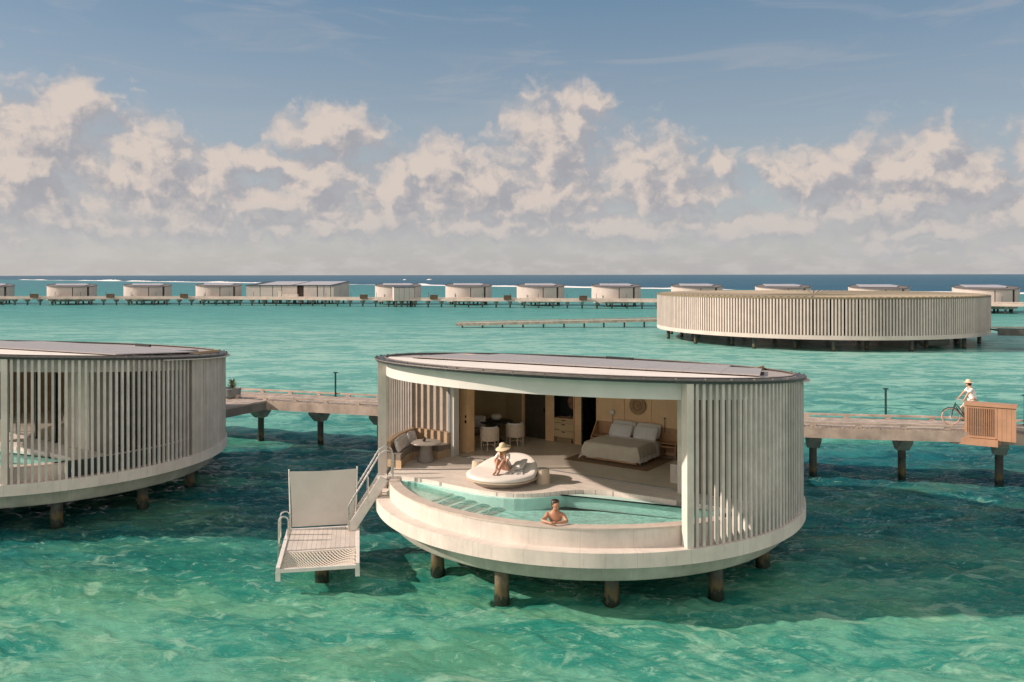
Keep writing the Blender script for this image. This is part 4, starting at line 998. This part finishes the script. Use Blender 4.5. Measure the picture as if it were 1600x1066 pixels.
def lamp_post(label, p, h=1.15, group='slim dark lamp posts along the walkway'):
    t = thing('lamp_post', label, 'lamp post', (p[0], p[1], 2.2), 0, group)
    MB().lathe([(.045, 0), (.045, h)], 10).build('post', BIKEP, t, smooth=True)
    MB().lathe([(.06, h), (.12, h + .01), (.12, h + .045), (.05, h + .06)], 14).build('lamp_head', BIKEP, t, smooth=True)
    MB().box((0, 0, .01), (.16, .16, .02)).build('base_plate', BIKEP, t)
    return t
lpo = lamp_post('slim dark lamp post on the walkway between the two near villas', (-8.75, 41.45))
clone(lpo, (15.75, 35.3, 2.2), 0, 'slim dark lamp post on the walkway right of the open villa', 'slim dark lamp posts along the walkway')
clone(lpo, (20.4, 33.3, 2.2), 0, 'dark lamp post on the walkway just right of the cedar box', 'slim dark lamp posts along the walkway')

# planter
pn = thing('planter', 'grey bowl planter with a spiky plant on the walkway beside the left villa', 'planter', (-13.75, 41.1, 2.2))
MB().lathe([(.30, 0), (.40, .08), (.43, .45), (.40, .48), (.37, .44), (.36, .38)], 24).build('pot', POT, pn, smooth=True)
mb = MB(); random.seed(2)
for i in range(40):
    a = random.random() * 6.28; e = random.uniform(.3, 1.2); L_ = random.uniform(.2, .42); z0 = .42 + random.random() * .28
    d = Vector((cos(a) * cos(e), sin(a) * cos(e), sin(e))); s_ = Vector((-sin(a), cos(a), 0)) * .05
    p = Vector((0, 0, z0)); m_ = p + d * L_ * .5; q = p + d * L_
    mb.add([p - s_ * .4, p + s_ * .4, m_ + s_, q, m_ - s_], [(0, 1, 2, 3, 4)])
mb.tube([(0, 0, .4), (0, 0, .8)], .03, 6); mb.build('plant', LEAF, pn)

# storage box on the walkway edge
ang = math.atan2(31.5 - 32.4, 19.0 - 17.6)
sb = thing('storage_box', 'fresh cedar slatted storage box on the near edge of the walkway', 'storage box', (18.25, 31.93, 1.95), ang)
fr_ = MB()
fr_.box((0, 0, 1.27), (1.75, .70, .09)).box((-.81, 0, .62), (.09, .62, 1.2)).box((.19, -.275, .62), (.07, .07, 1.2)).box((-.31, -.28, .05), (1.0, .05, .08)).box((-.31, -.28, 1.18), (1.0, .05, .08))
fr_.build('box_frame', NEWOOD, sb)
mb = MB()
for i in range(15): mb.box((-.73 + i * .061, -.285, .62), (.030, .045, 1.10))
mb.build('slat_front', NEWOOD, sb)
mb = MB()
for i in range(4): mb.box((.31 + i * .153, -.29, .60), (.147, .035, 1.28))
mb.build('board_front', NEWOOD, sb)
MB().box((0, .25, .62), (1.6, .05, 1.2)).build('back_panel', OAK_D, sb)
MB().box((.80, 0, .62), (.05, .5, 1.2)).build('side_panel', NEWOOD, sb)
MB().box((-.05, .1, .35), (1.1, .2, .5)).box((.1, .05, .75), (.6, .15, .3)).build('stored_gear', mat('grey_gear', (.30, .28, .25), .8, .3, 12), sb)
cb = MB().box((0, 0, 0), (1.62, .16, .26)).build('corbel_beam', NEWOOD, sb); cb.location = (-.55, -.30, -.14)
MB().box((-.35, -.02, -.10), (1.4, .5, .18)).build('box_floor', NEWOOD, sb)

# bicycle and rider
bk_ = thing('bicycle', 'dark green cruiser bicycle with tan tyres being ridden on the walkway', 'bicycle', (17.42, 33.25, 2.20), R(-10))
def wheel(x, nm):
    wh = MB().tube([(x + .325 * cos(2 * pi * k / 36), 0, .35 + .325 * sin(2 * pi * k / 36)) for k in range(36)], .026, 8, True).build(nm, TIRE, bk_, smooth=True)
    sp = MB()
    for k in range(18): 
        a = 2 * pi * k / 18; sp.tube([(x, 0, .35), (x + .30 * cos(a), 0, .35 + .30 * sin(a))], .0025, 4)
    sp.tube([(x, -.04, .35), (x, .04, .35)], .03, 8); sp.build('spokes', ALU, wh)
    return wh
wheel(0, 'wheel'); wheel(1.12, 'wheel')
fr = MB()
fr.tube([(0, .055, .35), (.12, .05, .72), (.17, 0, .92)], .014, 6).tube([(0, -.055, .35), (.12, -.05, .72), (.17, 0, .92)], .014, 6)
fr.tube([(.16, 0, .88), (.32, 0, .70), (.47, 0, .46), (.60, 0, .32)], .019, 8).tube([(.15, 0, .82), (.28, 0, .60), (.42, 0, .38), (.60, 0, .31)], .016, 8)
fr.tube([(.60, 0, .32), (.78, 0, .86)], .018, 8).tube([(.60, .03, .32), (1.12, .06, .35)], .011, 6).tube([(.60, -.03, .32), (1.12, -.06, .35)], .011, 6)
fr.tube([(.75, .03, .75), (1.12, .06, .35)], .010, 6).tube([(.75, -.03, .75), (1.12, -.06, .35)], .010, 6)
fr.build('frame', BIKEP, bk_, smooth=True)
MB().tube([(.17, 0, .90), (.20, 0, 1.02), (.18, .10, 1.06), (.32, .28, 1.05), (.42, .30, 1.03)], .012, 6).tube([(.20, 0, 1.02), (.18, -.10, 1.06), (.32, -.28, 1.05), (.42, -.30, 1.03)], .012, 6).build('handlebar', STEEL, bk_, smooth=True)
MB().pad((.84, 0, .90), (.28, .2, .08), e=2.4).build('saddle', HEADW, bk_, smooth=True, ang=80)
MB().tube([(.36 * cos(R(150 - 10 * k)), 0, .35 + .36 * sin(R(150 - 10 * k))) for k in range(14)], .022, 6).build('mudguard', BIKEP, bk_, smooth=True)
pd = MB().tube([(.60, .08, .32), (.50, .08, .18)], .010, 6).tube([(.60, -.08, .32), (.70, -.08, .46)], .010, 6).box((.50, .14, .18), (.1, .1, .02)).box((.70, -.14, .46), (.1, .1, .02))
pd.build('crank', BIKEP, bk_)
rd = thing('person', 'person in white clothes and a straw hat riding the bicycle', 'person', (17.42, 33.25, 2.20), R(-10))
P_ = {'pelvis': ((.82, 0, 1.0), .13), 'waist': ((.80, 0, 1.18), .115), 'chest': ((.74, 0, 1.36), .13), 'upch': ((.70, 0, 1.47), .10), 'neck': ((.67, 0, 1.57), .05), 'head': ((.65, 0, 1.66), .07)}
Ed = [('pelvis', 'waist'), ('waist', 'chest'), ('chest', 'upch'), ('upch', 'neck'), ('neck', 'head')]
for s_, n_, ft in ((-1, 'a', (.70, .46)), (1, 'b', (.50, .18))):
    P_[n_ + 'sh'] = ((.70, s_ * .17, 1.46), .06); P_[n_ + 'el'] = ((.52, s_ * .25, 1.25), .042); P_[n_ + 'wr'] = ((.41, s_ * .29, 1.08), .028); P_[n_ + 'h'] = ((.38, s_ * .29, 1.06), .03)
    P_[n_ + 'hp'] = ((.80, s_ * .09, .95), .10); P_[n_ + 'kn'] = ((.43, s_ * .13, .90 if s_ < 0 else .68), .065); P_[n_ + 'an'] = ((ft[0] + .04, s_ * .13, ft[1] + .11), .04)
    P_[n_ + 'ft'] = ((ft[0] - .02, s_ * .13, ft[1] + .05), .035); P_[n_ + 'to'] = ((ft[0] - .12, s_ * .13, ft[1] + .035), .028)
    Ed += [('upch', n_ + 'sh'), (n_ + 'sh', n_ + 'el'), (n_ + 'el', n_ + 'wr'), (n_ + 'wr', n_ + 'h'), ('pelvis', n_ + 'hp'), (n_ + 'hp', n_ + 'kn'), (n_ + 'kn', n_ + 'an'), (n_ + 'an', n_ + 'ft'), (n_ + 'ft', n_ + 'to')]
    fingers(P_, Ed, n_ + 'h', n_ + 'wr', (-.7, 0, -.5), (0, 1, 0), .008, (.5, 0, -.6))
rb = skin('body', P_, Ed, 'pelvis', SKIN, rd)
join_head(rb, (.645, 0, 1.67), SKIN, face=(-1, 0), r=.092)
skin('shirt', {'p': ((.83, 0, .98), .155), 'w': ((.81, 0, 1.16), .145), 'c': ((.75, 0, 1.34), .15), 'u': ((.70, 0, 1.46), .11), 'a': ((.70, -.17, 1.46), .075), 'a2': ((.59, -.22, 1.33), .062), 'b': ((.70, .17, 1.46), .075), 'b2': ((.59, .22, 1.33), .062)},
     [('p', 'w'), ('w', 'c'), ('c', 'u'), ('u', 'a'), ('a', 'a2'), ('u', 'b'), ('b', 'b2')], 'p', COTTON, rd)
skin('trousers', {'p': ((.82, 0, .98), .14), 'a': ((.80, -.09, .95), .115), 'a2': ((.43, -.13, .90), .082), 'a3': ((.66, -.13, .66), .065), 'b': ((.80, .09, .95), .115), 'b2': ((.43, .13, .68), .082), 'b3': ((.51, .13, .38), .065)},
     [('p', 'a'), ('a', 'a2'), ('a2', 'a3'), ('p', 'b'), ('b', 'b2'), ('b2', 'b3')], 'p', TROUSER, rd)
hh_ = MB().lathe([(.19, -.01), (.14, 0), (.10, .01), (.095, .08), (.06, .11), (.01, .115)], 24, (.65, 0, 1.73), cap=False); hh_.lathe([(.102, .012), (.100, .035)], 24, (.65, 0, 1.73), cap=False)
hh_.build('sun_hat', STRAW, rd, smooth=True, ang=60)
MB().pad((.68, 0, 1.68), (.17, .19, .18), e=2.2).build('hair', HAIR, rd, smooth=True, ang=80)

# ------------------------------------------------------------------ swim platform and stairs
PA = R(10.3)
sp = thing('swim_platform', 'pale boarded swim platform with a rope net on a pile beside the open villa', 'platform', (-5.30, 23.17, 0), PA)
MB().box((0, .70, .69), (1.96, 1.86, .05)).build('platform_boards', PLATB, sp)
fr = MB()
for x in (-1.0, 1.0): fr.box((x, 0, .66), (.10, 3.34, .16))
fr.box((0, 1.66, .66), (1.9, .08, .14)).box((0, -.26, .60), (1.9, .08, .16)).box((0, -1.63, .64), (1.9, .06, .09))
fr.box((-1.0, -1.60, .50), (.12, .10, .24)).box((1.0, -1.60, .50), (.12, .10, .24))
fr.build('platform_frame', ALU, sp)
net = MB(); sag = lambda x, y: .665 - .22 * max(0, 1 - (x / .95) ** 2) * max(0, 1 - ((y + .95) / .66) ** 2)
nn = 22
for k in range(-nn, nn + 1):
    for sgn in (1, -1):
        seg = []
        for i in range(19):
            y = -1.60 + 1.30 * i / 18; x = k * .088 + sgn * (y + .95) * .75
            if abs(x) <= .95: seg.append((x, y, sag(x, y)))
        if len(seg) > 1: net.tube(seg, .0155, 4)
for i in range(40):
    x = -.93 + i * .0477; net.tube([(x, -1.58, .66), (x, -1.30, sag(x, -1.30))], .006, 4)
net.build('rope_net', NETM, sp)
sc_ = MB(); nx = 10; vs = []
for j in range(9):
    for i in range(nx + 1):
        u = i / nx; v = j / 8; hw = .90 + .07 * v
        vs.append((-hw + 2 * hw * u + .03 * (.5 - u) * sin(v * pi), 1.60 + .02 * sin(u * pi), .80 + 1.64 * v - .03 * sin(u * pi) * v))
b = len(vs); vs += [(x, y + .008, z) for x, y, z in vs]
fs = [(j * (nx + 1) + i, j * (nx + 1) + i + 1, (j + 1) * (nx + 1) + i + 1, (j + 1) * (nx + 1) + i) for j in range(8) for i in range(nx)]
fs += [tuple(b + q for q in reversed(f_)) for f_ in fs]
sc_.add(vs, fs); sc_.build('canvas_screen', SCREENM, sp, smooth=True)
for s_ in (-1, 1):
    MB().tube([(s_ * .94, 1.62, .7), (s_ * .985, 1.62, 2.50)], .022, 8).build('screen_post', ALU, sp, smooth=True)
for y in (1.18, .66):
    pts = [(-.93, y, .72), (-.93, y, 1.25)] + [(-.93 - .13 + .13 * cos(R(a)), y, 1.25 + .13 * sin(R(a))) for a in range(15, 181, 15)] + [(-1.20, y, -.5)]
    MB().tube(pts, .024, 8).build('grab_rail', STEEL, sp, smooth=True)
for z in (.45, .15): MB().tube([(-1.19, .66, z), (-1.19, 1.18, z)], .018, 6).build('ladder_rung', STEEL, sp)
MB().lathe([(.19, -2.5), (.19, .40)], 20, (.05, -.62, 0)).build('pile', PILE, sp, smooth=True)

stp = thing('stairs', 'steep pale metal stairs with handrails from the terrace down to the swim platform', 'stairs', (0, 0, 0))
A = Vector((-3.84, 24.98, 2.20)); Bq = Vector((-4.80, 24.78, .74)); dirv = (Bq - A); hd = Vector((dirv.x, dirv.y, 0)).normalized(); sd = Vector((-hd.y, hd.x, 0))
for s_ in (-.27, .27):
    MB().beam(A + sd * s_, Bq + sd * s_, .05, .27).build('stringer', ALU, stp)
for k in range(7):
    p = A.lerp(Bq, (k + .6) / 7.3); MB().box(tuple(p + Vector((0, 0, .02))), (.20, .50, .035), math.atan2(hd.y, hd.x)).build('tread', PLATB, stp)
for s_ in (-.30, .30):
    a = A + sd * s_; b = Bq + sd * s_
    pts = [a - hd * .25 + Vector((0, 0, 0)), a - hd * .27 + Vector((0, 0, .68)), a - hd * .2 + Vector((0, 0, .80)), a - hd * .05 + Vector((0, 0, .84)), a + hd * .12 + Vector((0, 0, .74)),
           b + Vector((0, 0, .80)), b + hd * .06 + Vector((0, 0, .68)), b + hd * .04 + Vector((0, 0, -.02))]
    MB().tube(pts, .026, 8).build('handrail', STEEL, stp, smooth=True)
    m_ = a.lerp(b, .48); MB().tube([m_, m_ + Vector((0, 0, .78))], .02, 8).build('rail_post', STEEL, stp, smooth=True)
MB().box((-3.90, 25.05, 2.15), (.30, .62, .06), R(8)).box((-3.98, 24.85, 1.80), (.22, .22, .26), R(8)).build('stair_landing', CONC, stp)

# ------------------------------------------------------------------ large pavilion
PC = (38.6, 107.2); PR = 19.75
pv = thing('round_pavilion', 'large low round pavilion wrapped in pale upright slats at the right', 'pavilion', (PC[0], PC[1], 0), R(20))
# local angle 0 faces the camera roughly
MB().arc(PR - .5, PR, 0, 360, 1.30, 1.75, 220).build('base_ring', PAVW, pv, smooth=True)
rfp = lambda x, y: 5.78 + .0035 * x
mb = MB(); random.seed(9); npav = 356; gaps = []
i = 0; hole = set()
while i < npav:
    i += random.choice((4, 4, 5, 6)); hole.add(i)
for i in range(npav):
    a = i * 360 / npav; t = R(a); r_ = PR - .12; x, y = r_ * sin(t), -r_ * cos(t)
    mb.box((x, y, 3.66), (.165, .26, 3.84), t)
mb.build('slat_screen', PAVW, pv)
mb = MB(); i = 0
front = lambda a: (a < 42 or a > 318)
for i in range(npav):
    a = i * 360 / npav
    if i in hole and front(a): continue
    mb.arc(PR - .36, PR - .27, a + .0, a + 360 / npav * .999, 1.76, 5.60, 1)
mb.build('backing_wall', PAVB, pv)
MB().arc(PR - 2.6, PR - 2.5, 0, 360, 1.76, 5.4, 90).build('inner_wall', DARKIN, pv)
MB().arc(PR - 2.5, PR - .37, 0, 360, 1.70, 1.76, 90).build('pavilion_floor', DECK, pv)
n = 150
rf = MB(); rf.lathe([(PR + .02, 5.60), (PR + .02, 5.74), (PR - .35, 5.78), (.05, 5.52)], n, cap=False)
rfo = rf.build('roof', mat('roof_rim_olive', (.20, .16, .09), .7, .1, .4), pv)
rb_ = MB(); nb_ = 150
for k in range(nb_):
    t0 = 2 * pi * k / nb_; t1 = t0 + 2 * pi / nb_ * .62; r0, r1 = 6.0, PR - .4
    q = [(r0 * cos(t0), r0 * sin(t0), 5.64), (r1 * cos(t0), r1 * sin(t0), 5.83), (r1 * cos(t1), r1 * sin(t1), 5.83), (r0 * cos(t1), r0 * sin(t1), 5.64)]
    rb_.add(q + [(a, b, c - .045) for a, b, c in q], [(0, 1, 2, 3), (7, 6, 5, 4), (0, 4, 5, 1), (1, 5, 6, 2), (2, 6, 7, 3), (3, 7, 4, 0)])
rb_.build('roof_battens', mat('thatch_batten', (.36, .30, .21), .85, .08, .6), rfo)
for k in range(28):
    a = 360 * k / 28 + 5; t = R(a); r_ = PR - (1.2 if k % 2 else 3.2); MB().lathe([(.22, -2.5), (.22, 1.35)], 12, (r_ * sin(t), -r_ * cos(t), 0)).build('pile', PILE, pv, smooth=True)
MB().arc(0.01, PR - .6, 0, 360, 1.32, 1.42, 60).build('underfloor', CAPM, pv)
MB().pad((4.5, -14.5, .75), (4.2, 2.4, 1.5), e=2.2).build('tank', CAPM, pv, smooth=True)

rw = thing('walkway', 'dark shaded walkway leaving the right side of the large pavilion', 'walkway', (0, 0, 0))
rp = resample([(52.5, 91.2), (56.5, 90.4), (62, 89.8), (74, 88.5)], 1.0)
DKB = mat('walkway_shade_tone', (.10, .095, .085), .9, .2, 1)  # walkway timber with the shade put into its colour
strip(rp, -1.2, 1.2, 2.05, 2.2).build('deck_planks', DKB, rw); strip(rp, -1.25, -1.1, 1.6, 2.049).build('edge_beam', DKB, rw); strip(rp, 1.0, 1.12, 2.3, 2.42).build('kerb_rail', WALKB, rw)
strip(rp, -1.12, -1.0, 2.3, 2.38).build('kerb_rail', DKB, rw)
for p in rp[7::5]: support(rw, (p.x, p.y), 0, 1.6, 1.1, r=.2, hc=.8)
jt = thing('jetty', 'low pale jetty on thin piles leading left from the pavilion', 'jetty', (0, 0, 0))
Ya, Yb = 130.5, 130.0
def jl(px): 
    return ((px - 800) / 1308 * 130.5, 130.5, .62 + (px - 713) / 315 * .62)
mb = MB(); kb = MB()
a, b = jl(713), jl(1040)
mb.beam(a, b, 1.7, .16); mb.build('jetty_deck', mat('sunbleached_jetty', (.50, .42, .35), .85, .15, .6), jt)
kb.beam((a[0], a[1] - .86, a[2] - .12), (b[0], b[1] - .86, b[2] - .12), .08, .42).build('edge_beam', WALKB, jt)
MB().beam((a[0], a[1] + .8, a[2] + .22), (b[0], b[1] + .8, b[2] + .22), .1, .1).build('kerb_rail', WALKB, jt)
for px in (722.5, 754, 785, 817, 849, 881, 912.5, 943, 975, 1006): 
    p = jl(px); support(jt, (p[0], p[1] - .3), 0, p[2], 1, False, .13)

# ------------------------------------------------------------------ far row of villas
def fx(px, Y): return (px - 800) / 1308 * Y
def make_far():
    V = thing('far_villa', 'x', 'villa')
    MB().arc(6.1, 6.48, 0, 360, 1.30, 1.65, 72).build('ring_beam', FARW, V, smooth=True)
    MB().lathe([(5.5, .85), (5.95, .85), (6.12, 1.3), (5.8, 1.3)], 72).build('hull', CONC_D, V, smooth=True)
    mb = MB()
    for a0, a1 in ((181.0, 215.0), (222, 540.0 - .9)):
        mb.arc(6.18, 6.42, a0, a1, 1.652, off(-.05), int((a1 - a0) / 5))
    mb.build('outer_wall', FARW, V, smooth=True)
    MB().arc(5.95, 6.05, 150, 250, 1.652, off(-.1), 24).build('inner_wall', mat('far_recess_shade_tone', (.07, .05, .035), .8, .1, 1), V)  # recess shade put into the inner wall colour
    circ = arcpts(6.24, 0, 360, 72)[:-1]
    rf_ = MB().prism(circ, off(-.055), off(.02)).build('roof', FARROOF, V)
    MB().arc(6.24, 6.47, 0, 360, off(-.045), off(.09), 90).build('roof_rim', RIM, rf_)
    MB().prism([(-3.6, -4.4), (3.9, -4.4), (4.3, 1.9), (-3.2, 2.6), (-4.6, -1)], off(.12), off(.19)).build('solar_array', mat('far_solar', (.42, .41, .43), .45, .05, 1), rf_)
    MB().arc(6.45, 6.62, 96, 268, off(-.075), off(-.04), 40).build('roof_cap', FARW, rf_)
    for a in range(10, 370, 45):
        t = R(a); MB().lathe([(.24, -2), (.24, .9)], 10, (5.2 * sin(t), -5.2 * cos(t), 0)).build('pile', PILE, V, smooth=True)
    MB().box((1.5, 7.6, 2.05), (3.4, 3.4, .2)).build('entry_deck', WALKB, V)
    MB().box((4.9, 6.4, 1.6), (2.6, .9, 1.0)).box((4.2, 6.9, 2.6), (.5, .5, .7)).build('porch_bench', CONC, V)
    return V
FV = [(-17, 246), (112.6, 242), (231, 243), (342, 246), (622, 236), (732, 233), (844.5, 226), (962.5, 220), (1088.5, 213), (1223, 202), (1372.5, 191), (1539.5, 181.5)]
names = ['round far villa cut off by the left edge of the frame', 'leftmost whole round villa on the far walkway', 'second whole round far villa from the left', 'round far villa just left of the long rectangular building',
         'round far villa standing behind the small square annex', 'round far villa next to the right of the one with the square annex', 'round far villa left of the one nearest the pavilion, open water on both sides', 'round far villa next to the pavilion’s left end, fully visible', 'leftmost of the far villas whose roofs rise behind the pavilion',
         'second far villa from the left behind the pavilion', 'third far villa from the left behind the pavilion', 'rightmost round far villa beyond the right end of the pavilion']
names[7] = 'last fully visible round far villa left of the pavilion'
fv0 = make_far()
for i, (px, Y) in enumerate(FV):
    a = math.degrees(math.atan((px - 800) / 1308))
    seam = np.interp(a, [-33, -27.6, 7, 29.5], [33, 28.6, 0, -13.5])
    o = fv0 if i == 0 else copy_tree(fv0)
    o.location = (fx(px, Y), Y, 0); o.rotation_euler = (0, 0, R(seam - 180)); o['label'] = names[i]; o['group'] = 'round villas along the far walkway'
# long building
lb = thing('long_building', 'long rectangular pale building with a sloping roof on the far walkway', 'building', (-62.2, 244.0, 0), R(-8.8))
zl = lambda x, y: 5.7 + .075 * y
mb = MB(); cuts = [-13, -7.6, -3.6, -1.0, 2.9, 5.2, 9.1, 11.3, 13.1]
cuts = [-13.0, -8.9, -5.1, -2.4, 2.3, 4.4, 8.3, 10.2, 12.2, 13]
for x0, x1 in zip(cuts[:3] + cuts[3:4] + [4.1] + cuts[6:9], cuts[1:4] + [2.3] + [8.2] + cuts[7:10]):
    mb.prism([(x0 + .10, -6.3), (x1 - .10, -6.3), (x1 - .10, -6.0), (x0 + .10, -6.0)], 1.6, zl)
mb.prism([(12.85, -6.3), (13.1, -6.3), (13.1, -1.6), (12.85, -1.6)], 1.6, zl); mb.prism([(12.85, -1.4), (13.1, -1.4), (13.1, 6.3), (12.85, 6.3)], 1.6, zl)
mb.prism([(-13.1, -6.3), (-12.85, -6.3), (-12.85, 6.3), (-13.1, 6.3)], 1.6, zl); mb.prism([(-12.8, 6.1), (12.8, 6.1), (12.8, 6.3), (-12.8, 6.3)], 1.6, zl)
mb.build('wall', FARW, lb)
MB().box((0, -5.6, 3.3), (25.4, .1, 3.4)).build('inner_wall', mat('far_recess_shade_tone', (.07, .05, .035), .8), lb)
rfl = MB().prism([(-13.3, -6.5), (13.3, -6.5), (13.3, 6.5), (-13.3, 6.5)], lambda x, y: zl(x, y) + .01, lambda x, y: zl(x, y) + .14).build('roof', RIM, lb)
for x0, x1 in ((-9.6, .6), (1.4, 12.2)):
    MB().prism([(x0, -6.1), (x1, -6.1), (x1 + .4, 5.9), (x0 + .4, 5.9)], lambda x, y: zl(x, y) + .15, lambda x, y: zl(x, y) + .24).build('solar_array', mat('far_solar', (.30, .32, .36)), rfl)
MB().box((0, 0, 1.45), (26.3, 12.6, .3)).build('base_slab', FARW, lb)
MB().box((2.0, -8.2, 2.0), (8, 3.6, .25)).build('entry_deck', WALKB, lb)
MB().box((1.4, -9.0, 2.5), (4.5, .8, .7)).box((-2.0, -8.6, 2.9), (1.2, .6, 1.6)).build('porch_bench', CONC, lb)
for i in range(12):
    for y in (-5, 4): MB().lathe([(.25, -2), (.25, 1.3)], 8, (-12 + i * 2.2, y, 0)).build('pile', PILE, lb, smooth=True)
ax = thing('annex', 'small square pale annex standing in front of a far villa', 'building', (fx(629, 214), 215.5, 0), R(14))
MB().prism([(-2.6, -1.9), (2.6, -1.9), (2.6, 1.9), (-2.6, 1.9)], 1.6, lambda x, y: 5.1 + .05 * y).build('wall', FARW, ax)
MB().prism([(-2.7, -2.0), (2.7, -2.0), (2.7, 2.0), (-2.7, 2.0)], lambda x, y: 5.11 + .05 * y, lambda x, y: 5.22 + .05 * y).build('roof', RIM, ax)
jm = MB()
for x in (-1.3, 0, 1.3): jm.box((x, -1.91, 3.3), (.05, .03, 3.3))
jm.build('wall_joints', DARKIN, ax)
for x, y in ((-2, -1.3), (-.6, -1.4), (.9, -1.4), (2.1, -1.2), (2, 1.3), (-2, 1.3)): MB().lathe([(.24, -2), (.24, 1.6)], 8, (x, y, 0)).build('pile', PILE, ax, smooth=True)

fw = thing('walkway', 'long distant walkway on many short piers joining the far villas', 'walkway', (0, 0, 0))
fpx = [(-160, 238), (-60, 236), (0, 234), (300, 230.5), (560, 219), (860, 206), (1028, 200), (1300, 186), (1590, 171), (1760, 163)]
fpath = [(fx(a, b), b) for a, b in fpx]
fr2 = resample(fpath, 3.0)
FWB = mat('far_walkway_timber', (.56, .47, .40), .85, .12, .5)
strip(fr2, -1.2, 1.2, 2.04, 2.2).build('deck_planks', FWB, fw); strip(fr2, -1.3, -1.18, 1.62, 2.038).build('edge_beam', FWB, fw)
strip(fr2, 1.05, 1.17, 2.32, 2.44).build('kerb_rail', FWB, fw); strip(fr2, -1.17, -1.05, 2.32, 2.42).build('kerb_rail', FWB, fw)
sp3 = resample(fpath, 3.62)
for i in range(len(sp3) - 1):
    d = sp3[i + 1] - sp3[i]; support(fw, (sp3[i].x, sp3[i].y), math.atan2(d.y, d.x), 1.62, 1.0, r=.2, hc=.8, th=.3)
fl0 = None
for i in range(1, len(sp3) - 1, 2):
    p = sp3[i]
    if fl0 is None: fl0 = lamp_post('thin lamp post among those spaced along the far walkway', (p.x, p.y + 1.2), 1.3, 'lamp posts along the far walkway')
    else:
        c = copy_tree(fl0); c.location = (p.x, p.y + 1.2, 2.2)
fb = thing('storage_box', 'x', 'storage box', (0, 0, 0), 0, 'storage boxes along the far walkway')
MB().box((0, 0, 1.06), (1.95, .9, .1)).box((-.9, 0, .5), (.1, .8, 1.0)).box((.9, 0, .5), (.1, .8, 1.0)).build('box_frame', mat('far_box_timber', (.22, .13, .08), .8, .15, 1), fb)
mb = MB()
for i in range(9): mb.box((-.72 + i * .18, -.36, .5), (.11, .05, 1.0))
mb.build('slat_front', mat('far_box_slats', (.27, .16, .10), .8), fb); MB().box((0, .1, .5), (1.7, .1, 1.0)).build('back_panel', DARKIN, fb)
wl = {53.5: 'dark storage box left of the leftmost whole far villa', 172.5: 'dark storage box between the first and second whole far villas', 287.5: 'dark storage box between the second and third whole far villas',
      568.5: 'brown storage box right of the long far building', 678: 'brown storage box right of the square annex', 793: 'orange brown storage box between the two far villas nearest the frame centre', 911: 'brown storage box left of the last fully visible far villa'}
for j, (px, lab) in enumerate(wl.items()):
    Y = np.interp(px, [a for a, b in fpx], [b for a, b in fpx]) - 1.6
    o = fb if j == 0 else copy_tree(fb)
    o.location = (fx(px, Y), Y, 2.05); o['label'] = lab
